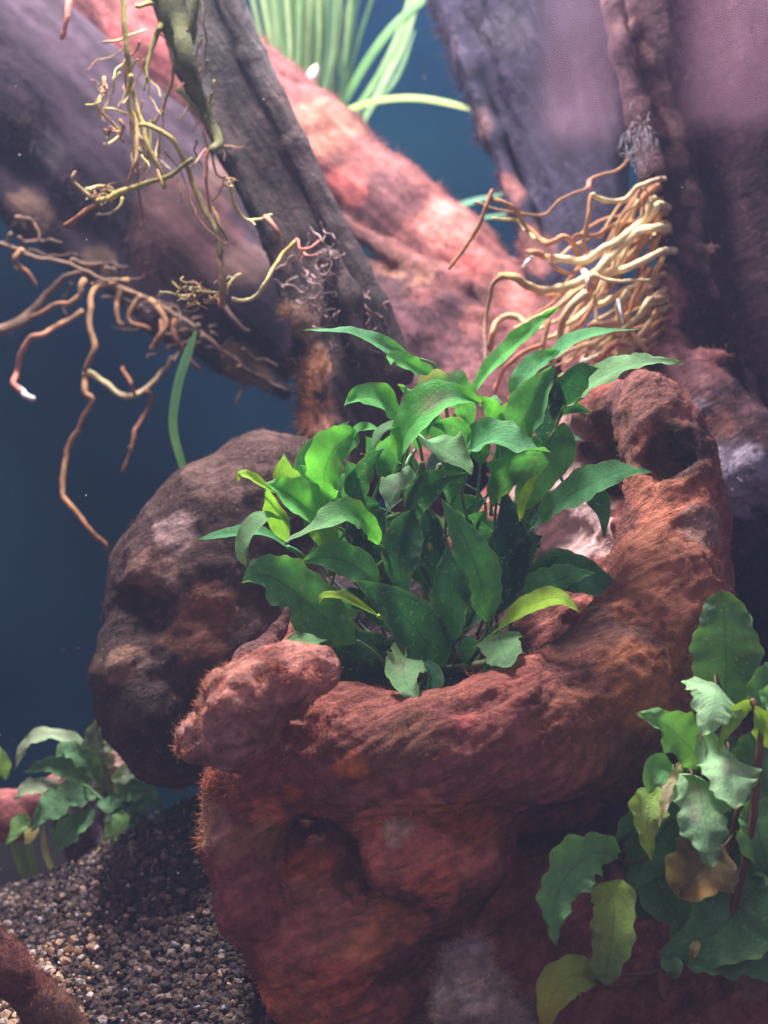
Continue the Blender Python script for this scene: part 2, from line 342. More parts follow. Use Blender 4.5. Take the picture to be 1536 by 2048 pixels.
# ------------------------------------------------------------------ leaves
def leafmesh(P, vis, roll, col, tipcol=None, wavy=0.0, cup=0.25, prof='ovate', loc=(0, 0, 0), nu=26, nv=10, seed=0, spots=(), twist=0.0, pw=None):
    """P: world spine points base to tip; vis: visible width (cm); roll: how far the upper face turns up from the viewer"""
    r = np.random.default_rng(seed); S = catmull(P, max(4, (46 if wavy else nu)//(len(P)-1))); k = len(S)
    t = np.linspace(0, 1, k); T = np.gradient(S, axis=0); T /= np.linalg.norm(T, axis=1)[:, None]+1e-9
    view = np.array((0, -1.0, 0)); up0 = None; Nrm = []
    chord = S[-1]-S[0]; c2 = np.array((chord[0], 0, chord[2])); c2 /= np.linalg.norm(c2)+1e-9
    pu = np.array((-c2[2], 0, c2[0])); pu = pu if pu[2] >= 0 else -pu
    for i in range(k):
        rr = R(roll+twist*(t[i]-0.5)); n = math.cos(rr)*view+math.sin(rr)*pu; n = n-T[i]*np.dot(n, T[i]); n /= np.linalg.norm(n)+1e-9; Nrm.append(n)
    Nrm = np.array(Nrm); Sd = np.cross(T, Nrm); Sd /= np.linalg.norm(Sd, axis=1)[:, None]+1e-9
    w = vis/2/max(0.35, abs(math.cos(R(roll))))
    if prof == 'ovate': pf = (np.sin(np.pi*np.clip(t, 0, 1)**0.86))**0.85*(1-0.35*np.clip((t-.55)/.45, 0, 1))
    elif prof == 'hood': pf = np.minimum(1, 0.72+2.2*t)*np.clip(1-t**1.5, 0, 1)**0.62
    elif prof == 'blunt': pf = np.clip(np.sin(np.pi*t**0.9), 0, 1)**0.5
    else: pf = np.clip(np.sin(np.pi*np.clip(t*0.97+0.015, 0, 1)), 0, 1)**0.6
    pf = pf/pf.max(); pf[0] = pf[0] if prof == 'hood' else 0.06; pf[-1] = 0.02
    pf = pf*(1+0.05*np.sin(t*9+seed))
    v = np.linspace(-1, 1, nv+1); ph = r.uniform(0, 6, 4)
    V = []; UV = []
    L = np.linalg.norm(np.diff(S, axis=0), axis=1).sum()
    for i in range(k):
        for q in v:
            edge = 1.0
            if wavy: edge = 1+(q*q)*(wavy*0.36*math.sin(t[i]*L*8.5+ph[0]+(1.7 if q > 0 else 0))+wavy*0.26*math.sin(t[i]*L*21+ph[1]+q))
            ww = w*pf[i]*edge
            z = cup*abs(q)**1.4*w*pf[i]+0.10*w*math.sin(t[i]*5.2+ph[2]+q*1.1)*q*q
            z += 0.035*w*math.sin(t[i]*17+ph[1]+abs(q)*3)*abs(q)
            if wavy: z += wavy*w*(0.45*q*q*math.sin(t[i]*L*8.0+ph[3]+(2.0 if q > 0 else 0))+0.2*q*q*math.sin(t[i]*L*19+ph[2]))
            V.append(S[i]+Sd[i]*q*ww*(1-0.12*cup*abs(q))+Nrm[i]*z); UV.append((q*0.5+0.5, t[i]))
    V = np.array(V); UV = np.array(UV); F = []
    for i in range(k-1):
        for j in range(nv):
            a = i*(nv+1)+j; F.append((a, a+1, a+nv+2, a+nv+1))
    c = np.tile(np.array(col, float), (len(V), 1)); n1 = fbm(V*1.2+seed, 2)[:, None]
    c = c*(1+0.25*n1)
    if tipcol is not None:
        a = np.clip((UV[:, 1]-0.35)/0.6, 0, 1)[:, None]; c = c*(1-a)+np.array(tipcol)*a
    # pale worn margin and brown tip, as on old water-plant leaves
    e = np.clip((np.abs(UV[:, 0]-0.5)*2-0.86)/0.14, 0, 1)[:, None]*0.30; c = c*(1-e)+np.array((0.28, 0.42, 0.16))*e
    tp = np.clip((UV[:, 1]-0.965)/0.035, 0, 1)[:, None]*0.8; c = c*(1-tp)+np.array((0.28, 0.20, 0.08))*tp
    for (u0, v0, rr, sc_, st) in spots:
        d = np.hypot((UV[:, 0]-u0), (UV[:, 1]-v0))/rr+n1[:, 0]*0.6; a = np.clip(1.3-d, 0, 1)[:, None]*st; c = c*(1-a)+np.array(sc_)*a
    return V-np.array(loc), F, np.clip(c, 0, 1), UV
def add_leaf(parent, loc, pts, vis, roll, col, m=None, tipcol=None, wavy=0.0, cup=0.25, prof='ovate', stalk=None, stalk_r=3.2, seed=0, spots=(), label=None, twist=0.0, scol=None, name='leaf'):
    P = [W(*p) for p in pts]; yb = pts[len(pts)//2][2]
    V, F, c, UV = leafmesh(P, sz(vis, yb), roll, col, tipcol, wavy, cup, prof, loc, seed=seed, spots=spots, twist=twist)
    o = obj(name, npmesh(name, V, F, True, c, UV), m or M_LEAF, parent)
    if label: o['label'] = label
    if stalk is not None:
        a = np.array(P[0]); d = (np.array(P[0])-np.array(P[1])); d /= np.linalg.norm(d); h = W(*stalk); L = np.linalg.norm(h-a)
        mid = a+d*L*0.38; mid2 = (a*0.25+h*0.75)+d*L*0.10
        sc0 = scol or tuple(x*0.9+0.02 for x in col); r0 = sz(stalk_r, pts[0][2])
        V, F, c = tube([a-d*0.03, mid, mid2, h], [r0*0.85, r0, r0*1.1, r0*1.4], sc0, (0.12, 0.14, 0.05), 7, 5, 0.08, loc)
        obj('leaf_stalk', polymesh('leaf_stalk', V, F, c), M_STEM, o)
    return o

# ================================================================== THE SETTING
def simple(name, V, F, m, kind=None):
    me = bpy.data.meshes.new(name); me.from_pydata([tuple(v) for v in V], [], F); o = obj(name, me, m)
    if kind: o['kind'] = kind
    return o
# back panel of the tank, dark blue film, noise in its colour standing in for murk
mb = bpy.data.materials.new('tank_back'); mb.use_nodes = True
mb.node_tree.nodes['Principled BSDF'].inputs['Base Color'].default_value = (0.003, 0.034, 0.058, 1)
mb.node_tree.nodes['Principled BSDF'].inputs['Roughness'].default_value = 0.9; mb.node_tree.nodes['Principled BSDF'].inputs['Specular IOR Level'].default_value = 0.03
YB = 33
nt = mb.node_tree; nn = nt.nodes.new('ShaderNodeTexNoise'); nn.inputs['Scale'].default_value = 0.11; nn.inputs['Detail'].default_value = 5; tcw = nt.nodes.new('ShaderNodeTexCoord'); nt.links.new(tcw.outputs['Object'], nn.inputs['Vector'])
cr_ = nt.nodes.new('ShaderNodeValToRGB'); cr_.color_ramp.elements[0].position = 0.38; cr_.color_ramp.elements[0].color = (0.0015, 0.014, 0.036, 1); cr_.color_ramp.elements[1].position = 0.66; cr_.color_ramp.elements[1].color = (0.007, 0.036, 0.056, 1)
nt.links.new(nn.outputs[0], cr_.inputs[0]); nt.links.new(cr_.outputs[0], nt.nodes['Principled BSDF'].inputs['Base Color'])
simple('tank_back_wall', [(-70, YB, -22), (70, YB, -22), (70, YB, 24), (-70, YB, 24), (-70, YB+1, -22), (70, YB+1, -22), (70, YB+1, 24), (-70, YB+1, 24)],
       [(0, 1, 2, 3), (4, 7, 6, 5), (0, 3, 7, 4), (1, 5, 6, 2), (3, 2, 6, 7), (0, 4, 5, 1)], mb, 'structure')
# substrate: one sheet with a mound, reaching to the back wall
def ground(x, y):
    z = -11.2+4.9*np.exp(-((x+2.2)/6.2)**2-((y-6.0)/4.6)**2)+1.2*np.exp(-((x+13)/6)**2-((y-8)/4)**2)
    return z
gx = np.linspace(-60, 60, 420); gy = np.linspace(-14, YB, 180); GX, GY = np.meshgrid(gx, gy)
V = np.stack([GX.ravel(), GY.ravel(), ground(GX, GY).ravel()], 1); V[:, 2] += 0.10*fbm(V*2.0, 3)
ii = np.arange(len(gx)*(len(gy)-1)).reshape(len(gy)-1, len(gx))[:, :-1].ravel()
F = np.stack([ii, ii+1, ii+1+len(gx), ii+len(gx)], 1)
col = np.tile(np.array((0.030, 0.020, 0.018)), (len(V), 1))
o = obj('substrate', npmesh('substrate', V, F, True, col), M_SOIL); o['kind'] = 'structure'
# soil grains
def icos():
    p = (1+5**.5)/2; v = np.array([(-1, p, 0), (1, p, 0), (-1, -p, 0), (1, -p, 0), (0, -1, p), (0, 1, p), (0, -1, -p), (0, 1, -p), (p, 0, -1), (p, 0, 1), (-p, 0, -1), (-p, 0, 1)], float)
    v /= np.linalg.norm(v[0])
    f = np.array([(0,11,5),(0,5,1),(0,1,7),(0,7,10),(0,10,11),(1,5,9),(5,11,4),(11,10,2),(10,7,6),(7,1,8),(3,9,4),(3,4,2),(3,2,6),(3,6,8),(3,8,9),(4,9,5),(2,4,11),(6,2,10),(8,6,7),(9,8,1)])
    return v, f
def grains(name, n, xr, yr, s0, s1, cols, seed, lift=0.0):
    r = np.random.default_rng(seed); v, f = icos(); x = r.uniform(*xr, n); y = r.uniform(*yr, n); z = ground(x, y)
    s = s0+(s1-s0)*r.random(n)**2.5; ax = r.uniform(0.7, 1.25, (n, 3))
    P = v[None]*(1+r.uniform(-0.28, 0.28, (n, 12, 1)))*s[:, None, None]*ax[:, None]
    a = r.uniform(0, 6.28, n); ca, sa = np.cos(a)[:, None], np.sin(a)[:, None]
    P = np.stack([P[..., 0]*ca-P[..., 1]*sa, P[..., 0]*sa+P[..., 1]*ca, P[..., 2]], 2)
    P += np.stack([x, y, z+s*0.2+lift+r.random(n)*0.12], 1)[:, None]
    Fa = (f[None]+np.arange(n)[:, None, None]*12).reshape(-1, 3)
    ci = r.choice(len(cols), n, p=[c[3] for c in cols]); cc = np.array([c[:3] for c in cols])[ci]*r.uniform(0.6, 1.5, (n, 1))
    o = obj(name, npmesh(name, P.reshape(-1, 3), Fa, False, np.repeat(np.clip(cc, 0, 1), 12, 0)), M_SOIL); o['kind'] = 'stuff'; return o
grains('soil_grains', 62000, (-15, 4), (-3, 10), 0.03, 0.13, [(0.115, 0.078, 0.066, 0.62), (0.05, 0.038, 0.045, 0.26), (0.30, 0.23, 0.21, 0.12)], 1)
grains('sand_grit', 2200, (-13, -6.0), (-2.5, 3.0), 0.03, 0.12, [(0.80, 0.50, 0.34, 0.6), (0.72, 0.62, 0.55, 0.25), (0.35, 0.18, 0.10, 0.15)], 2, 0.12)
grains('sand_grit', 500, (-9, 1), (-2.5, 6), 0.03, 0.09, [(0.5, 0.33, 0.25, 0.7), (0.45, 0.45, 0.5, 0.3)], 3, 0.12)

# ================================================================== WOOD
RED = (0.20, 0.068, 0.045); MAR = (0.085, 0.030, 0.026); ORG = (0.42, 0.12, 0.042); PINK = (0.46, 0.17, 0.15); DRK = (0.035, 0.020, 0.024)
# ---- the big hollow stump the green plant sits in
f = Field((-6.2, -7.5, -13), (9.2, 8.5, 4.2), 0.075)
f.chain([(850, 1760, 2.4, 320), (950, 1930, 2.6, 330), (1000, 2200, 2.8, 350)], 1.2, 0.9)             # body
f.chain([(620, 1690, 0.4, 150), (665, 1840, 0.3, 165), (770, 1985, 0.3, 160), (860, 2150, 0.4, 170)], 0.8, 1.0)
f.chain([(505, 1580, -1.4, 92), (480, 1700, -1.5, 66), (500, 1825, -1.6, 64), (560, 1905, -1.4, 56), (650, 1930, -1.3, 50)], 0.45)       # left edge ridge
f.chain([(1318, 1160, 0.6, 100), (1300, 1250, 0.3, 116), (1220, 1380, -1.0, 128), (1060, 1470, -2.2, 122), (880, 1505, -2.6, 116), (700, 1515, -2.2, 105), (560, 1530, -1.8, 95)], 0.7)   # rim arm
f.chain([(1330, 1250, 0.8, 100), (1250, 1410, -0.3, 112), (1100, 1520, -1.2, 118), (900, 1570, -1.5, 100), (740, 1580, -1.4, 80)], 0.9)
f.chain([(1180, 1480, 4.0, 130), (1290, 1700, 4.2, 190), (1400, 1950, 3.6, 230)], 0.8)
f.chain([(1288, 772, 2.0, 30), (1312, 845, 2.0, 60), (1338, 940, 1.9, 84), (1348, 1040, 1.6, 92), (1340, 1200, 0.8, 100), (1300, 1330, 0.3, 118)], 0.8)        # horn
f.chain([(1310, 1060, 2.6, 84), (1200, 1000, 4.4, 90), (1060, 1080, 5.2, 110), (900, 1180, 5.4, 120), (720, 1280, 4.2, 120), (600, 1400, 2.0, 120)], 0.9)   # back rim
f.chain([(1285, 800, 2.3, 40), (1200, 830, 3.6, 58), (1120, 880, 4.8, 60), (1090, 1000, 5.0, 80)], 0.6)
f.chain([(1130, 1450, 2.2, 130), (1000, 1620, 1.6, 180), (1080, 1850, 2.4, 230), (1250, 2050, 2.8, 230)], 0.8)      # underside of the arm
f.chain([(632, 1345, -3.6, 52), (560, 1362, -3.9, 66), (492, 1412, -4.0, 78), (455, 1475, -3.9, 58), (405, 1478, -3.8, 36), (370, 1505, -3.8, 20)], 0.2)   # fuzzy nub
f.chain([(600, 1450, -2.2, 80), (700, 1430, -1.9, 50), (770, 1430, -1.8, 50)], 0.5)
f.chain([(820, 1710, -2.0, 96), (925, 1690, -1.8, 92), (880, 1800, -1.6, 74)], 0.35, 0.8)                              # orange boss
f.chain([(690, 1900, -1.4, 90), (760, 1880, -1.4, 80)], 0.5)
f.chain([(600, 1985, -1.0, 72), (720, 2010, -1.1, 90)], 0.4)
f.chain([(860, 1230, 0.9, 215), (960, 1240, 0.9, 215), (1060, 1200, 1.4, 150)], 0.5, 1.0, True)             # bowl
f.chain([(900, 1080, 1.0, 190), (1040, 1080, 1.8, 120)], 0.5, 1.0, True)
f.chain([(1220, 885, 3.0, 32), (1226, 950, 2.6, 42), (1240, 1015, 2.2, 26)], 0.12, 2.2, True)            # dark pockets of the horn
f.chain([(1334, 880, 1.0, 20), (1328, 925, 0.95, 32), (1366, 930, 1.2, 22)], 0.2, 1.3, True)
f.ball(1178, 900, 3.6, 22, 0.1, 3.0, True)
f.chain([(1262, 800, 1.2, 12), (1245, 850, 1.2, 18)], 0.1, 2.0, True)
f.chain([(700, 1590, -4.2, 18), (800, 1622, -4.0, 24), (950, 1655, -3.4, 30), (1080, 1660, -2.8, 40), (1200, 1620, -1.8, 50)], 0.3, 1.6, True)            # groove under the arm
f.chain([(560, 1560, -4.6, 24), (572, 1650, -4.0, 36), (590, 1760, -3.0, 40)], 0.3, 1.2, True)
f.chain([(800, 1860, -3.6, 36), (900, 1905, -3.6, 40), (1040, 1860, -3.2, 50)], 0.4, 1.2, True)
f.chain([(380, 1515, -4.6, 16), (392, 1540, -4.2, 20)], 0.1, 2, True)
f.chain([(560, 1490, -5.0, 24), (640, 1450, -4.4, 34), (720, 1450, -3.8, 26)], 0.2, 1.2, True)
f.chain([(840, 1370, 3.0, 130), (980, 1350, 3.0, 130), (1090, 1290, 3.0, 120), (1180, 1180, 3.2, 90)], 0.5)
f.chain([(590, 1480, -5.0, 22), (660, 1490, -4.6, 36), (740, 1490, -4.4, 26)], 0.3, 1.4, True)
f.noise(0.14, 0.5, 2); f.noise(0.10, 1.2, 3, True, stretchmat((0.7, 0, 0.7), 0.22))
patches = [(850, 1700, -4, 130, (0.58, 0.19, 0.12), 0.95), (930, 1650, -3.5, 70, ORG, 0.9), (800, 1680, -4, 36, (0.62, 0.40, 0.27), 0.9), (870, 1790, -4, 70, (0.55, 0.15, 0.09), 0.9),
           (710, 1540, -4, 34, ORG, 1), (680, 1545, -4, 22, ORG, 1), (535, 1630, -2.6, 38, (0.48, 0.15, 0.07), 1), (590, 1590, -3, 26, ORG, .8), (620, 1740, -1.5, 50, ORG, .8), (720, 1890, -2.5, 80, (0.62, 0.21, 0.09), .95), (620, 1840, -2, 60, (0.42, 0.17, 0.10), .8),
           (600, 2000, -2.5, 100, (0.50, 0.16, 0.08), .85), (690, 1990, -2.5, 60, (0.50, 0.12, 0.07), .8), (940, 1425, -4, 45, (0.55, 0.13, 0.12), .8), (660, 1830, -2, 70, (0.40, 0.16, 0.11), .8), (430, 1640, -1.5, 50, (0.36, 0.19, 0.13), .8), (560, 1900, -1.8, 50, (0.45, 0.15, 0.11), .8), (820, 1880, -3, 50, (0.45, 0.15, 0.07), .8), (1060, 1980, -1, 80, (0.30, 0.10, 0.08), .7), (760, 2030, -2, 60, (0.40, 0.13, 0.09), .7), (1010, 1560, -2.5, 60, (0.26, 0.09, 0.06), .8), (500, 1700, -2.5, 60, (0.30, 0.15, 0.08), .7), (480, 1780, -2.4, 55, (0.30, 0.10, 0.085), .8),
           (1300, 1320, -0.9, 150, (0.46, 0.17, 0.075), .8), (1340, 1150, -0.2, 120, (0.42, 0.16, 0.09), .8), (1330, 980, 0.6, 80, (0.46, 0.15, 0.09), .85), (1290, 1120, 0, 60, (0.40, 0.15, 0.09), .7), (1390, 1060, .8, 45, (0.32, 0.24, 0.21), .6), (1110, 1060, 4, 120, (0.70, 0.46, 0.45), 1.0), (1150, 880, 4, 60, (0.75, 0.45, 0.42), 0.9),
           (1210, 890, 2, 80, (0.09, 0.05, 0.04), .7), (1290, 790, 1.6, 75, (0.19, 0.09, 0.08), .7), (1390, 880, 1.4, 50, (0.08, 0.05, 0.05), .8), (1310, 975, 0.9, 55, (0.50, 0.18, 0.11), .9), (470, 1400, -4.4, 30, (0.85, 0.50, 0.42), .7), (620, 1320, -4, 26, (0.8, 0.36, 0.26), .8), (520, 1440, -4.8, 40, (0.25, 0.12, 0.09), .7), (1060, 1420, -2.4, 60, (0.16, 0.075, 0.06), .7), (950, 1530, -3, 50, (0.19, 0.07, 0.06), .7), (780, 1500, -3.4, 60, (0.24, 0.11, 0.07), .6), (1380, 1180, .5, 40, (0.30, 0.20, 0.15), .7), (700, 1760, -2, 50, (0.16, 0.06, 0.055), .8), (1345, 900, 1.2, 60, (0.07, 0.045, 0.035), .9), (1225, 950, 2.5, 60, (0.05, 0.035, 0.035), .9), (1260, 1600, 1.5, 150, (0.03, 0.02, 0.03), .9), (1100, 1680, -1, 60, (0.07, 0.03, 0.03), .8), (1268, 930, 1.6, 26, (0.30, 0.17, 0.10), .8), (1150, 1440, -3, 90, (0.27, 0.10, 0.05), .6), (820, 1480, -4, 60, (0.22, 0.10, 0.06), .6),  # near-black patches paint shade into the horn pockets and under the arm
           (500, 1420, -4.2, 105, (0.56, 0.26, 0.21), .95), (600, 1340, -3.8, 75, (0.58, 0.25, 0.20), .95), (410, 1490, -3.8, 70, (0.55, 0.28, 0.24), .9), (560, 1440, -4.2, 60, (0.28, 0.13, 0.09), .7),
           (1150, 1310, 0, 130, (0.10, 0.05, 0.045), .8), (1080, 1640, -1, 110, (0.08, 0.03, 0.03), .7), (1080, 1850, -1, 120, (0.26, 0.085, 0.065), .6), (780, 1250, 3, 150, (0.03, 0.02, 0.03), .9), (930, 1200, 4, 160, (0.03, 0.02, 0.03), .9), (1000, 1320, 2, 110, (0.06, 0.035, 0.035), .9), (650, 1600, -2, 60, (0.07, 0.03, 0.025), .7), (1000, 1830, -2, 60, (0.07, 0.025, 0.02), .8)]  # dark patches here paint shade into the bowl and recesses
patches = [(p[0], p[1], p[2], p[3], tuple(min(0.85, c*1.45) for c in p[4]) if p[1] > 1500 and p[4][0] > .2 else p[4], p[5], 0.2 if p[1] > 1480 and p[4][0] > .2 else 0.6) for p in patches]  # warm patches low down lightened to make up for weak light there
rimz = sz(0)
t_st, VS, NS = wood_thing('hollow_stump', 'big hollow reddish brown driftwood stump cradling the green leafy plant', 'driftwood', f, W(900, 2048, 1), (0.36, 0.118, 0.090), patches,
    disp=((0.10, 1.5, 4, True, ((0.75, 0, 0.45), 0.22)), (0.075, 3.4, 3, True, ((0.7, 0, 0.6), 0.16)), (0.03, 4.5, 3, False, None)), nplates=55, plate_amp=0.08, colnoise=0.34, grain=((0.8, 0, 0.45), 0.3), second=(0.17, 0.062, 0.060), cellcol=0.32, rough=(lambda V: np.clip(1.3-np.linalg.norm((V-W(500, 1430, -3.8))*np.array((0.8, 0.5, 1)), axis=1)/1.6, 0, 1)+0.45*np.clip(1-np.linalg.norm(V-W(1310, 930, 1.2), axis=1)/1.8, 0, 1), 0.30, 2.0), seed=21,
    fuzz=[(26000, 0.03, 0.12, 0.008, 0.4, lambda V, N: (V[:, 1] < 3) & (N[:, 1] < 0.5) & ((N[:, 1] > -0.75) | (V[:, 2] > -4.6))), (16000, 0.03, 0.11, 0.006, 0.2, lambda V, N: (V[:, 0] < -1.1) & (V[:, 2] < -2.6) & (V[:, 2] > -5.6) & (V[:, 1] < -1.5)),
          (5000, 0.05, 0.16, 0.008, 0.1, lambda V, N: (V[:, 0] < -2.2) & (N[:, 0] < -0.5))])
# spike behind the nub
f = Field((-4, -4, -4.5), (-0.5, 2, -1), 0.05)
f.chain([(575, 1222, -1.4, 9), (555, 1262, -1.6, 16), (535, 1290, -1.8, 20), (500, 1320, -2.2, 32), (480, 1370, -2.6, 40)], 0.1); f.noise(0.06, 2.5, 3, True)
wood_thing('wood_splinter', 'short jagged splinter of dark wood rising behind the fuzzy orange nub', 'driftwood', f, W(510, 1370, -2.4), (0.20, 0.09, 0.085), [], disp=((0.05, 5, 3, True, ((0.5, 0, 1), 0.3)),), colnoise=0.5)

# ---- dark knob behind on the left
f = Field((-8.2, 0, -8.5), (0.8, 10.5, 2.6), 0.075)
f.chain([(640, 960, 5.5, 75), (520, 980, 5.2, 100), (430, 1060, 4.8, 120), (350, 1160, 4.5, 115), (300, 1250, 4.2, 90)], 0.8)
f.chain([(450, 1200, 5.5, 190), (400, 1330, 5.0, 175), (330, 1420, 4.6, 125)], 0.9)
f.chain([(240, 1290, 3.6, 45), (255, 1340, 3.4, 66), (290, 1420, 3.4, 85), (330, 1490, 3.6, 78), (390, 1500, 3.8, 75)], 0.4)
f.chain([(560, 1100, 6, 140), (600, 1250, 6, 150), (540, 1400, 6, 150)], 0.8)
f.chain([(265, 1195, 3.2, 30), (300, 1215, 2.6, 45), (300, 1250, 2.5, 30)], 0.25, 1.6, True)
f.chain([(430, 1175, 2.3, 34), (500, 1185, 2.6, 44), (560, 1190, 3, 44)], 0.3, 1.3, True)
f.chain([(310, 1330, 1.6, 20), (350, 1350, 1.8, 30), (420, 1330, 1.8, 25)], 0.3, 1.5, True)
f.noise(0.20, 0.7, 3); f.noise(0.12, 1.5, 3, True, stretchmat((1, 0, 0.8), 0.4))
wood_thing('driftwood_knob', 'rounded dark grey brown knob of driftwood behind the stump on the left', 'driftwood', f, W(380, 1560, 4.5), (0.085, 0.048, 0.043),
    [(345, 1060, 3, 50, (0.42, 0.28, 0.27), .8), (430, 940, 4, 60, (0.26, 0.15, 0.13), .7), (520, 900, 4.5, 60, (0.17, 0.10, 0.09), .7), (400, 1250, 3, 70, (0.22, 0.09, 0.06), .8), (300, 1150, 3, 60, (0.24, 0.13, 0.10), .7), (250, 1330, 2.5, 40, (0.30, 0.17, 0.12), .6), (330, 1460, 2, 110, (0.05, 0.03, 0.03), .8), (245, 1230, 2.5, 25, (0.35, 0.2, 0.12), .7)],
    disp=((0.05, 2.2, 4, True, ((1, 0, 0.7), 0.3)), (0.02, 6, 3, False, None)), colnoise=0.5, grain=((1, 0, 0.8), 0.35),
    fuzz=[(9000, 0.03, 0.12, 0.009, 0.3, lambda V, N: N[:, 1] < 0.3)])

# ---- diagonal dark strut in front
f = Field((-7.5, 3.5, -0.6), (1.6, 11.5, 14.2), 0.085)
f.chain([(350, -80, 7.7, 70), (430, 120, 7.6, 66), (520, 300, 7.4, 62), (605, 470, 7.2, 62), (675, 620, 7.0, 72), (715, 760, 6.8, 80), (715, 920, 6.7, 90)], 0.5, 0.6)
f.chain([(435, -80, 7.2, 30), (505, 110, 7.1, 26), (590, 290, 6.9, 24), (672, 460, 6.7, 24), (752, 610, 6.5, 26), (800, 740, 6.4, 34)], 0.16, 0.8)
f.chain([(300, -80, 7.3, 26), (372, 130, 7.2, 26), (460, 310, 7.0, 24), (548, 480, 6.9, 24), (600, 640, 6.8, 26)], 0.22, 0.8)
f.chain([(560, 480, 7.8, 18), (600, 600, 7.6, 28), (632, 750, 7.4, 32), (645, 900, 7.0, 38)], 0.3, 1.2)
f.chain([(660, 520, 5.8, 24), (690, 600, 5.8, 30), (720, 700, 5.6, 20)], 0.5, 1)
f.chain([(668, 690, 5.1, 10), (672, 790, 5.0, 14), (668, 900, 4.8, 16)], 0.2, 1.4, True)
f.noise(0.12, 0.8, 3, False, stretchmat((0.42, 0, -0.9), 0.3)); f.noise(0.08, 2.2, 3, True, stretchmat((0.42, 0, -0.9), 0.15))
g = ((0.42, 0, -0.9), 0.12)
wood_thing('branch', 'dark grainy diagonal branch leaning down behind the green plant', 'driftwood', f, W(740, 950, 6.6), (0.062, 0.038, 0.040),
    [(622, 740, 6.4, 50, (0.44, 0.23, 0.16), .95), (632, 840, 6.2, 50, (0.44, 0.21, 0.15), .95), (595, 640, 6.8, 45, (0.38, 0.22, 0.17), .9), (560, 520, 7, 30, (0.24, 0.14, 0.11), .7), (650, 560, 6, 60, (0.15, 0.10, 0.09), .6), (700, 730, 5, 26, (0.22, 0.10, 0.07), .6), (440, 40, 7, 150, (0.055, 0.055, 0.060), .5)],
    disp=((0.08, 3.2, 4, True, g), (0.04, 7, 3, True, g)), colnoise=0.6, grain=g, m=M_WOODS, second=(0.09, 0.055, 0.05),
    fuzz=[(5000, 0.05, 0.2, 0.009, 0.1, lambda V, N: (V[:, 2] < 5) & (N[:, 0] < -0.2) & (N[:, 1] < 0.5)), (2500, 0.1, 0.34, 0.008, 0.05, lambda V, N: (V[:, 2] < 4.2) & (N[:, 0] < -0.75))])

# ---- broad dark plank across the upper left
f = Field((-18, 6, -3), (0.5, 18, 17), 0.13)
f.chain([(-160, -40, 12.5, 150), (60, 175, 12.2, 150), (240, 350, 12, 142), (370, 480, 11.6, 122), (480, 600, 11.2, 92), (560, 705, 11.0, 50)], 1.0, 0.7)
f.chain([(-60, 320, 12, 60), (60, 420, 11.6, 42), (190, 520, 11.4, 36), (330, 640, 11, 34), (450, 720, 10.8, 24), (570, 785, 10.6, 14)], 0.5, 0.8)
f.chain([(-40, -130, 12.4, 30), (100, 10, 12.2, 26), (230, 140, 12.1, 24), (350, 250, 12, 20), (460, 370, 11.8, 18)], 0.5)
f.noise(0.2, 0.4, 3, False, stretchmat((0.7, 0, -0.7), 0.3)); f.noise(0.10, 1.4, 3, True, stretchmat((0.7, 0, -0.7), 0.2))
g = ((0.7, 0, -0.7), 0.15)
wood_thing('broad_log', 'wide smooth dark purple brown log crossing the upper left corner', 'driftwood', f, W(570, 760, 11), (0.036, 0.023, 0.034),
    [(80, 300, 10, 50, (0.07, 0.055, 0.06), .5), (370, 460, 10.6, 120, (0.085, 0.040, 0.040), .8), (60, 420, 11, 50, (0.14, 0.085, 0.065), .8), (200, 530, 10.8, 40, (0.14, 0.09, 0.07), .8), (350, 650, 10.6, 40, (0.12, 0.08, 0.06), .8), (500, 540, 11, 50, (0.12, 0.07, 0.06), .6), (490, 740, 10.6, 50, (0.24, 0.16, 0.10), .7), (440, 350, 11.4, 40, (0.13, 0.07, 0.06), .6), (330, 225, 11.9, 20, (0.16, 0.09, 0.08), .5)],
    disp=((0.06, 2.4, 3, True, g),), colnoise=0.30, grain=g, m=M_WOODB,
    fuzz=[(5000, 0.06, 0.3, 0.012, -0.1, lambda V, N: (N[:, 2] < -0.1) & (N[:, 1] < 0.6))])

# ---- the long pink-red root running down to the right
f = Field((-14, 10, -3), (8.5, 24, 19), 0.14)
f.chain([(140, -200, 17.5, 150), (310, 60, 17.2, 150), (490, 225, 16.8, 112), (640, 325, 16.2, 92), (775, 415, 15.6, 76), (895, 510, 15.0, 70), (1005, 615, 14.0, 74), (1090, 740, 12.4, 100)], 0.8, 0.9)
f.chain([(640, 420, 14.6, 22), (780, 500, 14, 26), (930, 570, 13, 30)], 0.4)
f.chain([(690, 640, 15.0, 120), (860, 680, 14.0, 120), (980, 760, 12.8, 130), (920, 950, 11.8, 150)], 0.5)
f.chain([(800, 570, 13.2, 14), (870, 590, 12.6, 24), (960, 640, 12.2, 30), (1010, 700, 12, 30)], 0.3)
f.chain([(850, 590, 11.9, 12), (890, 610, 11.6, 16), (905, 640, 11.5, 12)], 0.3)
f.ball(1012, 655, 11.2, 26, 0.2, 1.5, True)
f.noise(0.45, 0.35, 3, False, stretchmat((0.75, 0, -0.65), 0.4)); f.noise(0.20, 1.0, 3, True, stretchmat((0.75, 0, -0.65), 0.3))
g = ((0.75, 0, -0.65), 0.25)
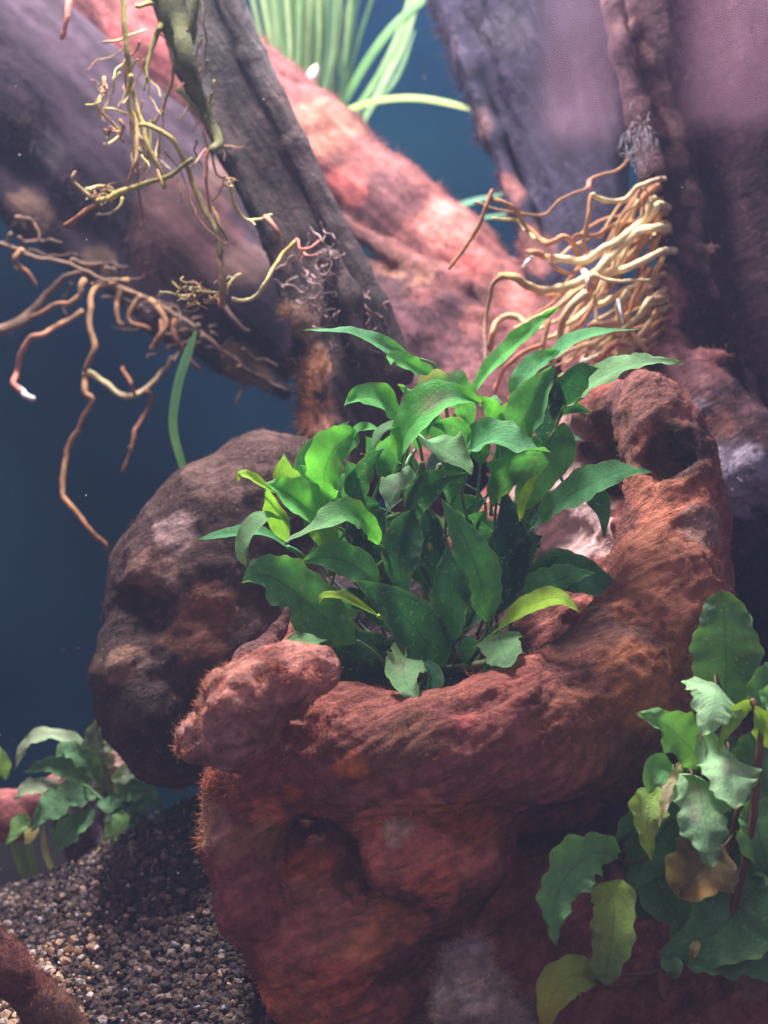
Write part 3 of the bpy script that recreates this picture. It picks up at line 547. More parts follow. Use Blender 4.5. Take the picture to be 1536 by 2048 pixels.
wood_thing('long_root', 'long pinkish red root log sloping down to the right behind the branch', 'driftwood', f, W(980, 900, 11), (0.24, 0.088, 0.082),
    [(770, 390, 14, 70, (0.15, 0.07, 0.08), .7), (650, 250, 15, 70, (0.44, 0.19, 0.14), .7), (900, 450, 14, 60, (0.55, 0.22, 0.19), .8), (690, 370, 14.5, 45, (0.55, 0.14, 0.13), .8), (940, 510, 13.5, 45, (0.5, 0.13, 0.12), .8), (1040, 590, 13, 40, (0.40, 0.15, 0.13), .8), (650, 470, 14.5, 70, (0.13, 0.06, 0.06), .8), (740, 520, 14.5, 60, (0.12, 0.055, 0.055), .8), (930, 620, 13, 50, (0.14, 0.06, 0.06), .8), (860, 590, 13.5, 50, (0.12, 0.05, 0.055), .8), (800, 540, 13.2, 60, (0.28, 0.14, 0.10), .8), (820, 480, 13, 60, (0.22, 0.09, 0.09), .6),
     (300, 60, 15, 100, (0.50, 0.14, 0.14), .6), (440, 300, 15, 80, (0.46, 0.2, 0.17), .6), (740, 650, 12, 130, (0.07, 0.032, 0.045), .9), (880, 690, 12, 110, (0.085, 0.035, 0.045), .9), (960, 640, 12, 40, (0.28, 0.10, 0.09), .8), (895, 625, 11.6, 24, (0.52, 0.26, 0.17), 1), (960, 760, 11, 90, (0.17, 0.07, 0.075), .7)],
    disp=((0.08, 1.6, 4, True, g), (0.03, 5, 3, False, None)), m=M_WOODL, nplates=24, plate_amp=0.12, colnoise=0.36, grain=g, second=(0.17, 0.06, 0.065),
    fuzz=[(9000, 0.06, 0.26, 0.012, 0.5, lambda V, N: (N[:, 1] < 0.4) & (N[:, 2] > -0.2))])

# ---- tapering dark trunk, upper right of middle
f = Field((1.0, 11, -1), (9.5, 21, 17), 0.14)
f.chain([(1060, -120, 15, 225), (1095, 60, 15, 185), (1125, 260, 15, 130), (1150, 430, 14.6, 92), (1160, 600, 14, 80), (1150, 760, 13, 110)], 0.8, 0.6)
f.chain([(868, -40, 14.4, 22), (935, 130, 14.2, 20), (985, 270, 14, 22), (1040, 410, 13.8, 20), (1085, 560, 13.4, 28), (1100, 700, 13, 30)], 0.5, 1.2)
f.noise(0.20, 0.6, 3, False, stretchmat((0.3, 0, -1), 0.3))
g = ((0.3, 0, -1), 0.15)
wood_thing('tapering_trunk', 'tall dark violet brown trunk tapering downwards, fuzzy on its left edge', 'driftwood', f, W(1140, 800, 13.5), (0.040, 0.032, 0.062),
    [(900, 60, 13, 40, (0.14, 0.08, 0.09), .8), (960, 230, 13, 40, (0.24, 0.12, 0.10), .9), (1020, 370, 13, 40, (0.28, 0.11, 0.10), .9), (1070, 500, 13, 50, (0.26, 0.10, 0.09), .9), (1090, 640, 13, 60, (0.35, 0.13, 0.12), .8), (990, 60, 13.4, 60, (0.085, 0.07, 0.095), .6), (1180, 180, 13, 90, (0.12, 0.075, 0.11), .5)],  # last lilac patch paints part of the glass reflection into the colour
    disp=((0.05, 2.4, 3, True, g),), colnoise=0.25, grain=g, m=M_WOODS,
    fuzz=[(7000, 0.08, 0.36, 0.012, 0.2, lambda V, N: (N[:, 0] < -0.35) & (N[:, 1] < 0.6))])

# ---- thick trunk on the right with the root mass at its foot
f = Field((4.2, 3.0, -9.5), (14.5, 15.5, 16), 0.12)
f.chain([(1420, -140, 10, 180), (1450, 120, 10, 165), (1470, 350, 10, 140), (1480, 600, 9.4, 130), (1480, 800, 8.6, 140)], 0.9, 0.6)
f.chain([(1208, -60, 8.2, 15), (1245, 100, 8.0, 17), (1278, 230, 7.9, 19), (1308, 350, 7.6, 22), (1326, 500, 7.3, 26), (1330, 620, 7.2, 30), (1300, 740, 7.2, 40)], 0.3, 1.2)
f.chain([(1300, -100, 9.0, 60), (1310, 120, 8.9, 50), (1330, 300, 8.7, 40), (1360, 440, 8.4, 50), (1375, 620, 8.0, 60), (1350, 760, 7.6, 66), (1250, 800, 7.8, 70), (1120, 760, 8.6, 70)], 0.6, 1.0)
f.chain([(1390, 490, 7.6, 22), (1420, 500, 7.4, 24)], 0.25)
f.chain([(1330, 700, 6.4, 34), (1420, 800, 6.2, 60), (1500, 900, 6.0, 75), (1600, 960, 6, 90)], 0.6, 1.0)
f.chain([(1400, 700, 6.2, 12), (1440, 712, 5.9, 14), (1460, 715, 5.8, 9)], 0.15)
f.chain([(1420, 950, 6.2, 60), (1500, 1080, 7.5, 90), (1540, 1300, 8.5, 110), (1500, 1560, 8.5, 130)], 0.5)  # dark lower mass added to stand in for shade at the right
f.chain([(1370, 560, 7.6, 9), (1440, 640, 7.2, 7), (1500, 760, 6.6, 9), (1530, 860, 6.2, 10), (1545, 960, 6.0, 8)], 0.25)
f.chain([(1480, 790, 4.6, 40), (1490, 870, 4.6, 40)], 0.3, 1.0, True)
f.chain([(1330, 560, 6.6, 10), (1345, 650, 6.4, 12)], 0.2, 1.5, True)
f.noise(0.12, 0.6, 3, False, stretchmat((0.15, 0, -1), 0.4)); f.noise(0.07, 1.8, 3, True, stretchmat((0.25, 0, -1), 0.3))
g = ((0.15, 0, -1), 0.2)
wood_thing('thick_trunk', 'thick purple brown trunk with pink ridges at the right edge of the tank', 'driftwood', f, W(1420, 950, 7), (0.075, 0.034, 0.046),
    [(1450, 120, 8.6, 170, (0.11, 0.055, 0.080), .6)]+[(1216+34*k*(1-k/40), -20+66*k*1.0, 8.2-.1*k, 34, (0.34, 0.19, 0.18), .75) for k in range(0, 10)]+[(1320, 600, 7, 60, (0.42, 0.18, 0.19), .8), (1290, 700, 7, 50, (0.62, 0.22, 0.2), .9), (1350, 700, 6.6, 50, (0.42, 0.19, 0.18), .8), (1430, 712, 6, 32, (0.60, 0.22, 0.2), .9), (1420, 740, 6, 50, (0.2, 0.09, 0.09), .7),  # first lilac patch paints part of the pink reflection into the colour
     (1360, 780, 6, 60, (0.44, 0.21, 0.22), .8), (1400, 850, 5.6, 46, (0.66, 0.58, 0.68), .9), (1450, 950, 5.4, 80, (0.60, 0.52, 0.66), .85), (1510, 960, 5.4, 70, (0.56, 0.48, 0.64), .8), (1470, 830, 5.6, 60, (0.13, 0.065, 0.07), .8), (1400, 490, 7.4, 36, (0.30, 0.17, 0.18), .8), (1440, 850, 5.6, 30, (0.34, 0.13, 0.10), .7), (1150, 740, 8, 100, (0.42, 0.17, 0.17), .8), (1520, 1250, 7.5, 190, (0.02, 0.016, 0.03), 1)],  # last near-black patch is painted shade
    disp=((0.07, 2.4, 4, True, g), (0.05, 6, 3, False, None)), nplates=14, plate_amp=0.10, colnoise=0.45, grain=g,
    fuzz=[(7000, 0.04, 0.16, 0.010, 0.2, lambda V, N: (N[:, 1] < 0.4) & (V[:, 0] < 8.5))])

# ---- small pieces: left pink branch, lower-left foreground branch, lower-right red mass
f = Field((-14, 5, -10.5), (-7, 12, -5.2), 0.08)
f.chain([(-80, 1620, 8.4, 44), (30, 1630, 8.2, 48), (80, 1600, 8, 22), (110, 1575, 8, 18), (180, 1600, 8.4, 16)], 0.3); f.noise(0.12, 1.2, 3)
wood_thing('pink_branch', 'blurred salmon pink branch end poking in at the left edge', 'driftwood', f, W(-60, 1640, 8.2), (0.50, 0.17, 0.16), [(10, 1660, 7.6, 60, (0.35, 0.12, 0.12), .7)], disp=((0.05, 3, 3, False, None),), colnoise=0.3)
f = Field((-10, -6, -13), (-3, -0.2, -6), 0.06)
f.chain([(-90, 1830, -3.4, 42), (15, 1938, -3.2, 44), (100, 2030, -3.0, 46), (190, 2140, -2.8, 50)], 0.3); f.noise(0.10, 1.2, 3, False, stretchmat((0.7, 0, -0.7), 0.4))
wood_thing('fuzzy_branch', 'dark red fuzzy branch lying over the gravel in the bottom left corner', 'driftwood', f, W(90, 2100, -3), (0.20, 0.070, 0.060), [(120, 2030, -3.5, 60, (0.24, 0.13, 0.09), .6)], disp=((0.04, 3, 3, False, None),), colnoise=0.35,
    fuzz=[(6000, 0.04, 0.15, 0.008, 0.4, None)])
f = Field((4, -4.5, -13), (11, 3.5, -6.6), 0.08)
f.chain([(1650, 1890, -0.5, 120), (1560, 1990, -0.8, 110), (1500, 2060, -0.8, 90), (1400, 2140, -0.6, 110)], 0.6); f.noise(0.2, 0.8, 3); f.noise(0.1, 2, 3, True)
wood_thing('red_wood_lump', 'rough dull red lump of wood in the bottom right corner', 'driftwood', f, W(1520, 2150, -0.8), (0.34, 0.12, 0.10), [(1500, 1960, -1.6, 36, (0.55, 0.38, 0.30), .6)], disp=((0.07, 3, 3, False, None),), colnoise=0.4,
    fuzz=[(4000, 0.04, 0.14, 0.008, 0.4, None)])
f = Field((-1, -7.2, -13), (4, -1.5, -7.0), 0.06)
f.chain([(930, 1930, -3.9, 50), (945, 2010, -4.0, 72), (1010, 2070, -3.9, 74)], 0.3); f.noise(0.12, 1.6, 3)
wood_thing('algae_tuft', 'soft greyish brown tuft of algae at the bottom, low on the stump', 'algae', f, W(960, 2080, -3.9), (0.34, 0.26, 0.25), [(900, 2040, -4, 30, (0.07, 0.06, 0.075), .6), (1010, 2045, -4, 26, (0.06, 0.05, 0.065), .6)], partname='tuft', disp=((0.07, 3, 3, False, None),), colnoise=0.35,
    fuzz=[(9000, 0.08, 0.3, 0.006, 0.5, None)])

# ================================================================== PLANTS
LOC = W(900, 1330, 0.8)
HUBS = [(880, 1335, 0.8), (650, 1150, 0.2), (985, 1270, 0.6), (850, 1010, 1.0), (1045, 1110, 1.2)]
pl = thing('aquarium_plant', 'bushy bright green leafy plant growing out of the hollow stump', 'plant', tuple(LOC))
G = {'b': (0.12, 0.52, 0.10), 'm': (0.085, 0.35, 0.12), 'd': (0.036, 0.18, 0.085), 't': (0.014, 0.075, 0.060), 'y': (0.45, 0.80, 0.06), 'p': (0.20, 0.44, 0.19), 'yg': (0.22, 0.52, 0.09)}  # the dark d and t tones put shade into the leaf colour
def H(i, dy=0): h = HUBS[i]; return (h[0], h[1], h[2]+dy)
# (points base->tip (px,py,y), visible width px, roll, tone, options)
LV = [
 ([(820,714,0.6),(748,684,0.2),(690,664,-.2),(606,660,-.6)], 34, 52, 'm', dict(stalk=(900,860,1.2), twist=60)),
 ([(897,768,0.5),(845,742,0),(815,726,-.3),(784,716,-.5),(781,730,-.7)], 44, 25, 'b', dict(stalk=(940,860,1.2))),
 ([(934,797,0.6),(985,728,0.2),(1060,660,-.2),(1118,613,-.6)], 37, 35, 'b', dict(stalk=(945,900,1.2))),
 ([(1022,818,0.6),(1040,765,0.3),(1085,722,0),(1120,700,-.2)], 48, 45, 'm', dict(stalk=(985,960,1.3), prof='ovate')),
 ([(1070,742,0.5),(1115,705,0),(1180,670,-.3),(1278,658,-.6)], 30, 60, 'm', dict(twist=50)),
 ([(1085,850,0.8),(1150,785,.3),(1230,740,-.1),(1290,724,-.4),(1368,726,-.6)], 52, 42, 'p', dict(stalk=(1000,1010,1.4))),
 ([(1096,812,0.5),(1135,775,0.1),(1165,745,-.2),(1197,736,-.5)], 68, -12, 'd', dict(cup=.35)),
 ([(1046,892,0.4),(1045,850,0),(1075,790,-.2),(1108,730,-.2)], 92, 20, 'm', dict(stalk=(1000,1010,1.2), cup=.6)),
 ([(1085,880,0.6),(1090,840,.4),(1100,790,.2),(1108,735,0)], 70, -25, 't', dict()),
 ([(796,926,0.1),(808,872,-.5),(850,820,-.9),(905,792,-1.0),(962,806,-.8)], 92, 38, 'b', dict(stalk=(850,1030,1.0), cup=.3, spots=[(.45,.62,.16,(.35,.36,.16),.8),(.5,.75,.2,(.06,.2,.1),.6)])),
 ([(945,850,0.3),(925,800,0.0),(880,772,-.1),(835,790,-.4),(795,770,-.4)], 72, 10, 'm', dict(wavy=.5, spots=[(.9,.6,.2,(.45,.35,.3),.7)])),
 ([(813,853,0.2),(785,818,-.2),(755,797,-.5),(715,795,-.8),(688,812,-1.0)], 60, 35, 'b', dict(stalk=(850,960,1.0))),
 ([(822,843,0.1),(790,852,-.2),(760,866,-.6),(744,900,-.8)], 32, 40, 'p', dict()),
 ([(660,1004,0.1),(648,960,-.3),(664,905,-.7),(700,872,-.9),(716,858,-.9)], 92, 18, 'b', dict(stalk=(670,1080,.8), cup=.3, prof='ovate')),
 ([(700,885,-.85),(712,862,-.9),(735,855,-1.0),(760,858,-1.1)], 20, 50, 'b', dict()),
 ([(628,1012,0.9),(612,960,.7),(640,890,.5),(700,842,.3)], 62, 5, 'd', dict(stalk=(660,1110,1.2))),
 ([(850,880,-.2),(878,893,-.7),(912,915,-.9),(944,950,-1.0)], 82, 42, 'p', dict(stalk=(800,960,.8), cup=.35, prof='hood')),
 ([(812,930,0.0),(800,960,-.4),(785,985,-.6),(780,1024,-.7)], 62, 30, 'p', dict(stalk=(830,900,.5), spots=[(.4,.4,.3,(.22,.28,.2),.7)])),
 ([(934,950,0.1),(945,900,-.3),(990,878,-.7),(1045,893,-1.0),(1102,905,-1.1)], 60, 55, 'm', dict(stalk=(940,1060,1.0), cup=.4, wavy=.3)),
 ([(1028,898,-.9),(1020,925,-.6),(1005,965,-.2),(985,1012,.2)], 104, -25, 'm', dict(cup=.2, prof='hood', tipcol=(0.05,0.16,0.05))),
 ([(1040,1015,0.8),(1075,960,.5),(1120,900,.3),(1130,846,0)], 76, 12, 'm', dict(stalk=(1000,1130,1.3), prof='blunt')),
 ([(1040,1040,0.1),(1046,1005,-.2),(1060,970,-.4),(1076,948,-.6)], 24, 25, 'y', dict(stalk=(1020,1120,.8))),
 ([(1065,1058,0.2),(1110,1010,-.3),(1180,968,-.8),(1245,943,-1.1),(1304,944,-1.2)], 62, 40, 'm', dict(stalk=(1000,1180,.8), cup=.2)),
 ([(1150,975,0.5),(1185,985,.2),(1206,1020,0),(1208,1076,-.2)], 48, -10, 'd', dict(stalk=(1110,930,.8))),
 ([(1040,1218,0.2),(1080,1180,-.3),(1130,1155,-.7),(1190,1147,-1.0)], 72, 25, 'm', dict(stalk=(985,1270,.6))),
 ([(1060,1135,0.5),(1120,1140,.1),(1190,1165,-.3),(1292,1217,-.7)], 88, 12, 'd', dict(stalk=(985,1230,.9), prof='ovate')),
 ([(992,1262,-1.2),(1040,1222,-1.7),(1085,1200,-2.0),(1125,1198,-2.2),(1160,1225,-2.3)], 44, 38, 'y', dict(stalk=(975,1290,.2))),
 ([(998,1266,-1.3),(1001,1285,-2.0),(1009,1308,-2.6),(1021,1334,-2.9)], 100, -4, 'p', dict(stalk=(930,1330,.3), prof='hood', cup=-.2)),
 ([(812,1314,-1.3),(806,1342,-2.1),(815,1370,-2.7),(838,1399,-3.0)], 96, 6, 'p', dict(stalk=(890,1340,.2), cup=.4, prof='hood', spots=[(.6,.2,.3,(.3,.36,.2),.6)])),
 ([(850,1322,-1.2),(862,1345,-1.5),(860,1370,-1.7),(845,1398,-1.9)], 46, -30, 'd', dict(cup=.5)),
 ([(888,1330,0),(850,1278,-.5),(785,1210,-1.0),(712,1160,-1.3)], 112, 15, 'd', dict(stalk=(910,1345,.8), cup=.2, prof='ovate')),
 ([(717,1284,-.2),(650,1235,-.6),(570,1170,-1.0),(520,1148,-1.2),(484,1166,-1.4)], 112, 22, 'm', dict(stalk=(790,1345,.3), stalk_r=6, cup=.25)),
 ([(765,1180,0.1),(715,1135,-.3),(660,1115,-.6),(605,1122,-.8)], 78, 28, 'm', dict(stalk=(820,1280,.8))),
 ([(758,1233,-.8),(720,1210,-1.2),(680,1192,-1.4),(645,1192,-1.5),(638,1208,-1.55)], 18, 40, 'y', dict(stalk=(805,1325,.3), stalk_r=5.5)),
 ([(905,1282,-.1),(902,1210,-.6),(898,1150,-.8),(893,1090,-.8)], 86, 6, 'd', dict(stalk=(905,1340,.5))),
 ([(976,1245,0),(962,1170,-.3),(930,1080,-.5),(882,995,-.4)], 92, 8, 'm', dict(stalk=(972,1300,.5), prof='ovate')),
 ([(985,1235,.4),(1005,1150,.2),(1020,1060,.1),(1008,975,.2)], 105, -5, 't', dict(stalk=(960,1320,.8))),
 ([(828,1022,.3),(805,1080,0),(800,1140,-.1),(815,1205,0)], 86, -12, 'd', dict(stalk=(850,970,.8))),
 ([(603,1018,.3),(585,985,0),(565,945,-.2),(568,906,-.4)], 66, 20, 'yg', dict(stalk=(640,1120,.8))),
 ([(556,990,-.3),(525,968,-.7),(500,952,-.9),(480,948,-1.0),(476,964,-1.0)], 22, 35, 'y', dict()),
 ([(664,1050,-.1),(620,1022,-.5),(570,985,-.9),(528,965,-1.1)], 82, 35, 'b', dict(stalk=(640,1120,.5), cup=.35)),
 ([(575,1085,.1),(560,1045,-.2),(545,1010,-.6),(530,968,-1.0)], 48, -15, 'yg', dict()),
 ([(760,1090,-.3),(725,1040,-.9),(680,1030,-1.2),(630,1055,-1.4),(564,1086,-1.5)], 52, 42, 'b', dict(stalk=(720,1160,.2), twist=40, tipcol=(0.24, 0.44, 0.22))),
 ([(577,1095,.2),(520,1064,-.2),(460,1066,-.5),(387,1080,-.8)], 28, 45, 'm', dict(stalk=(620,1130,.5), stalk_r=6, twist=-40)),
 ([(566,1040,-.3),(530,1035,-.8),(498,1065,-1.1),(486,1105,-1.2),(494,1136,-1.2)], 40, 30, 'p', dict(cup=.5)),
 ([(655,1105,0),(650,1070,-.2),(640,1050,-.3),(630,1030,-.3)], 60, 5, 'yg', dict(stalk=(660,1150,.4))),
 ([(705,1300,1.2),(640,1285,.9),(600,1280,.7),(565,1285,.5)], 44, 40, 'p', dict()),
 ([(800,1360,.6),(740,1335,.3),(670,1320,.1),(620,1300,0)], 90, 10, 't', dict()),
 ([(820,1050,.6),(840,990,.2),(880,960,-.1),(935,946,-.4)], 66, 5, 'd', dict(stalk=(825,1150,.8), stalk_r=5)),
 ([(700,1040,.8),(710,985,.5),(735,930,.3),(770,895,.1)], 52, 0, 'd', dict(stalk=(730,1130,1.2))),
 ([(1088,838,1.0),(1120,815,.8),(1150,812,.6),(1184,828,.5)], 34, -30, 'd', dict()),
 ([(1110,890,1.4),(1135,875,1.2),(1168,882,1.1)], 18, 40, 'd', dict()),
 ([(993,880,.5),(990,840,.1),(975,812,-.2),(953,790,-.3)], 44, 25, 'b', dict(stalk=(980,960,1.0))),
 ([(985,880,.9),(940,870,.6),(900,850,.4),(860,850,.3)], 56, -20, 'm', dict()),
 ([(960,812,.6),(985,802,.3),(1005,806,.2)], 20, 50, 'p', dict()),
 ([(760,1010,.9),(700,1010,.6),(670,1000,.4)], 50, -10, 'd', dict()),
 ([(745,1170,.8),(740,1110,.5),(720,1070,.4),(690,1060,.4)], 80, -10, 't', dict(stalk=(770,1270,1.0))),
 ([(880,1200,.9),(870,1120,.6),(862,1060,.6),(850,1000,.5)], 72, -10, 't', dict()),
 ([(1080,1090,.8),(1050,1075,.5),(1030,1040,.4),(1010,1000,.4)], 50, -20, 't', dict()),
 ([(1010,1180,.5),(1040,1120,.2),(1060,1085,0),(1085,1072,-.1)], 50, -15, 't', dict()),
 ([(950,1340,.4),(900,1355,0),(860,1365,-.2),(830,1380,-.3)], 46, 10, 't', dict()),
 ([(1010,1330,-.2),(985,1342,-.6),(955,1350,-.9)], 22, 55, 'd', dict()),
 ([(940,1330,.2),(935,1290,-.1),(925,1270,-.2)], 50, 0, 'd', dict()),
 ([(790,1290,.8),(720,1290,.5),(660,1300,.3),(600,1320,.2)], 70, -5, 't', dict()),
]
for i, (pts, vis, roll, tone, kw) in enumerate(LV):
    q = random.Random(i*7+3); kw.setdefault('wavy', q.choice([.08, .14, .2]))
    if q.random() < .4: kw.setdefault('spots', [(q.choice([.03, .97]), q.uniform(.3, .9), q.uniform(.05, .1), (.22, .14, .06), .85), (q.random(), q.uniform(.2, .9), .05, (.30, .30, .14), .7)])
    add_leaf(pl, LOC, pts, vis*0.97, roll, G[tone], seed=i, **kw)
r = np.random.default_rng(5)
for i in range(22):                                      # inner leaves of the clump, shade put into their dark tones
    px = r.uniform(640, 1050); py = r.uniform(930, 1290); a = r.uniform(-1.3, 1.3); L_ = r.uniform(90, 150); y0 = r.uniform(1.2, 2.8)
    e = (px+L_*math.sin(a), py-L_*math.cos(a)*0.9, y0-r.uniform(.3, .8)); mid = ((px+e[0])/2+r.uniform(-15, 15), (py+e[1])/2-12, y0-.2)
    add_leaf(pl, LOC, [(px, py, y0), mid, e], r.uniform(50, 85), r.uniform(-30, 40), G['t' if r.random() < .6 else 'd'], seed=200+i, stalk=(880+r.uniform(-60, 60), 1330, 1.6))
for px, py, ex, ey, tone in [(880,900,830,800,'m'),(960,930,985,835,'m'),(1010,960,1060,860,'d'),(720,1010,690,920,'d'),(900,1010,930,880,'d'),(760,960,800,860,'m'),(1060,940,1110,870,'m'),(640,1080,590,1010,'m'),(700,1120,640,1070,'m'),(960,1120,900,1010,'d'),(850,1170,790,1080,'d'),(1010,1110,1070,1020,'d'),(830,900,880,830,'m'),(1000,880,1040,800,'m'),(650,1000,600,930,'m'),(1050,1200,1120,1110,'d'),(780,1250,700,1210,'d'),(930,1260,985,1180,'d')]:
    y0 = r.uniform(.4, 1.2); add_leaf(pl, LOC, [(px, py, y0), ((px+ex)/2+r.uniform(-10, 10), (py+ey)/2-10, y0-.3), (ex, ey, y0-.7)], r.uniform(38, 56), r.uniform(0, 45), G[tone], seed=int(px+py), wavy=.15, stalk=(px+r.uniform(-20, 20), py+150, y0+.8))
for k, pts in enumerate([[(780,1345,.4,9),(860,1345,.3,12),(940,1335,.3,13),(1010,1320,.6,10)], [(880,1340,.6,10),(850,1200,1.4,9),(845,1050,1.4,8),(880,930,1.2,6)], [(640,1150,.6,8),(700,1250,.9,9),(800,1330,.8,10)],
                         [(800,935,-.1,3),(780,955,.1,2.5),(765,975,.3,2)], [(845,925,0,6),(835,960,.2,9),(812,1010,.4,6)]]):
    pxtube('rhizome', pts, (0.13, 0.17, 0.06), (0.10, 0.13, 0.05), M_STEM, pl, LOC, kink=.05)
for k in range(14):
    x = r.uniform(760, 1030); pxtube('root', [(x, 1330, .8, 2.4), (x+r.uniform(-15, 15), 1360, .3, 2), (x+r.uniform(-25, 25), 1400, .2, 1.2)], (0.2, 0.14, 0.08), (0.12, 0.06, 0.04), M_ROOT, pl, LOC, 5, 3)

# ---- wavy-leaved plant lower right
LOC = W(1500, 1950, -3.2)
wp = thing('wavy_leaved_plant', 'plant with crinkly edged green and yellowing leaves beside the stump, lower right', 'plant', tuple(LOC))
D = {'dk': (0.09, 0.26, 0.09), 'm': (0.16, 0.46, 0.14), 'p': (0.36, 0.66, 0.32), 'y': (0.34, 0.40, 0.05), 'yg': (0.34, 0.56, 0.09), 'br': (0.22, 0.17, 0.06), 'cr': (0.72, 0.66, 0.34)}
WV = [
 ([(1450,1430,1.6),(1452,1350,1.4),(1450,1260,1.3),(1442,1180,1.3)], 125, -8, 'dk', dict(wavy=.15, prof='blunt')),
 ([(1432,1366,.5),(1432,1385,-.2),(1425,1420,-.8),(1403,1472,-1.1)], 104, 4, 'p', dict(wavy=.35, cup=-.3, prof='hood')),
 ([(1408,1535,.4),(1375,1490,0),(1330,1450,-.3),(1278,1425,-.6)], 86, 18, 'm', dict(wavy=.35, stalk=(1450,1560,.8))),
 ([(1458,1500,.2),(1460,1515,-.5),(1462,1555,-1.2),(1468,1618,-1.6)], 128, 4, 'p', dict(wavy=.25, cup=-.3, prof='hood', spots=[(.55,.5,.15,(.5,.45,.35),.8),(.35,.55,.1,(.5,.42,.32),.7)])),
 ([(1385,1548,.2),(1398,1575,-.5),(1412,1650,-1.2),(1425,1735,-1.5)], 118, 4, 'p', dict(wavy=.3, cup=-.3, prof='hood', tipcol=(0.13, 0.33, 0.13), spots=[(.5,.35,.12,(.5,.5,.35),.7),(.7,.55,.09,(.5,.42,.3),.8)])),
 ([(1322,1575,.1),(1302,1600,-.3),(1295,1650,-.5),(1303,1722,-.5)], 64, 10, 'yg', dict(wavy=.4, tipcol=(0.22, 0.36, 0.07))),
 ([(1365,1520,-.2),(1345,1560,-.6),(1328,1610,-.8),(1316,1660,-.8)], 20, 20, 'cr', dict(wavy=.6)),
 ([(1345,1528,0),(1325,1535,-.3),(1305,1560,-.5),(1298,1588,-.5)], 58, 10, 'm', dict()),
 ([(1238,1718,.3),(1190,1705,-.1),(1135,1750,-.4),(1108,1820,-.5),(1112,1892,-.5)], 92, 8, 'm', dict(wavy=.4, stalk=(1330,1700,.9))),
 ([(1208,1762,.1),(1228,1810,-.3),(1222,1890,-.5),(1207,1970,-.5)], 84, 5, 'yg', dict(wavy=.25, prof='blunt', stalk=(1250,1700,.8), tipcol=(0.13, 0.26, 0.07))),
 ([(1190,1962,.1),(1145,1950,-.3),(1105,1990,-.5),(1085,2080,-.6)], 82, 12, 'yg', dict(wavy=.15, tipcol=(0.50, 0.46, 0.03), stalk=(1330,1940,.6))),
 ([(1450,1690,.3),(1420,1715,-.1),(1390,1750,-.3),(1362,1798,-.4)], 128, 15, 'br', dict(wavy=.3, prof='blunt', spots=[(.2,.8,.25,(.45,.24,.06),.9),(.6,.95,.06,(.05,.02,.02),1)])),
 ([(1580,1680,.9),(1500,1790,.6),(1420,1870,.3),(1315,1905,.1)], 165, 12, 'dk', dict(wavy=.12)),
 ([(1600,1560,1.2),(1530,1660,.9),(1460,1740,.8),(1400,1810,.6)], 150, 5, 'dk', dict(wavy=.1)),
 ([(1570,1470,-.2),(1555,1420,-.5),(1535,1395,-.6),(1515,1385,-.6)], 60, 35, 'm', dict(wavy=.3)),
 ([(1512,1402,.1),(1480,1420,-.1),(1450,1460,-.2),(1434,1505,-.3)], 34, -20, 'yg', dict(wavy=.3)),
 ([(1540,1500,.1),(1530,1450,-.1),(1510,1410,-.2)], 50, -10, 'yg', dict(wavy=.3)),
 ([(1400,1560,1.0),(1340,1640,.8),(1290,1720,.7),(1250,1790,.6)], 110, -5, 'dk', dict(wavy=.2)),
 ([(1440,1600,1.0),(1410,1700,.8),(1370,1780,.7)], 120, 0, 'dk', dict(wavy=.2)),
 ([(1500,1600,.4),(1520,1680,.2),(1540,1760,.1)], 90, 10, 'm', dict(wavy=.2, tipcol=(0.04, 0.12, 0.05))),
 ([(1370,1540,.8),(1330,1600,.6),(1270,1640,.5),(1225,1690,.5)], 70, -10, 'dk', dict(wavy=.3)),
 ([(1330,1900,.2),(1345,1930,0),(1350,1960,0)], 40, 5, 'dk', dict(wavy=.3)),
 ([(1395,1880,-.1),(1388,1900,-.2),(1380,1925,-.2)], 18, 20, 'br', dict()),
]
WY = -3.6
for e in [([(1560,1470,1.0),(1500,1540,.8),(1430,1600,.6)], 110), ([(1560,1620,1.3),(1480,1680,1.0),(1410,1740,.9)], 130), ([(1500,1500,1.4),(1440,1530,1.2),(1370,1590,1.1)], 100), ([(1300,1700,1.0),(1320,1780,.8),(1380,1850,.7)], 90), ([(1600,1500,1.6),(1500,1540,1.3),(1400,1600,1.1)], 120), ([(1620,1720,1.2),(1540,1800,.9),(1440,1860,.6),(1340,1890,.5)], 190), ([(1300,1840,1.2),(1290,1760,1.0),(1270,1690,.9)], 90), ([(1480,1620,1.5),(1400,1590,1.2),(1330,1600,1.1)], 110), ([(1640,1880,.8),(1560,1900,.5),(1470,1930,.3)], 110), ([(1600,1640,.6),(1540,1650,.4),(1490,1700,.3)], 100), ([(1560,1330,.8),(1530,1370,.5),(1500,1420,.4)], 60)]:
    WV.append((e[0], e[1], 8, 'dk', dict(wavy=.2, prof='blunt', stalk=None)))
for i, (pts, vis, roll, tone, kw) in enumerate(WV):
    pts = [(p[0], p[1], p[2]+WY) for p in pts]
    if kw.get('stalk'): kw['stalk'] = (kw['stalk'][0], kw['stalk'][1], kw['stalk'][2]+WY)
    kw['stalk'] = kw['stalk'] if 'stalk' in kw else ( (pts[0][0]+ (1505-pts[0][0])*.55, pts[0][1]+90, 1.1+WY) if vis > 60 and pts[0][0] < 1500 else None)
    add_leaf(wp, LOC, pts, vis*1.1, roll, D[tone], m=M_LEAFM, seed=60+i, scol=(0.14, 0.07, 0.04), **kw)
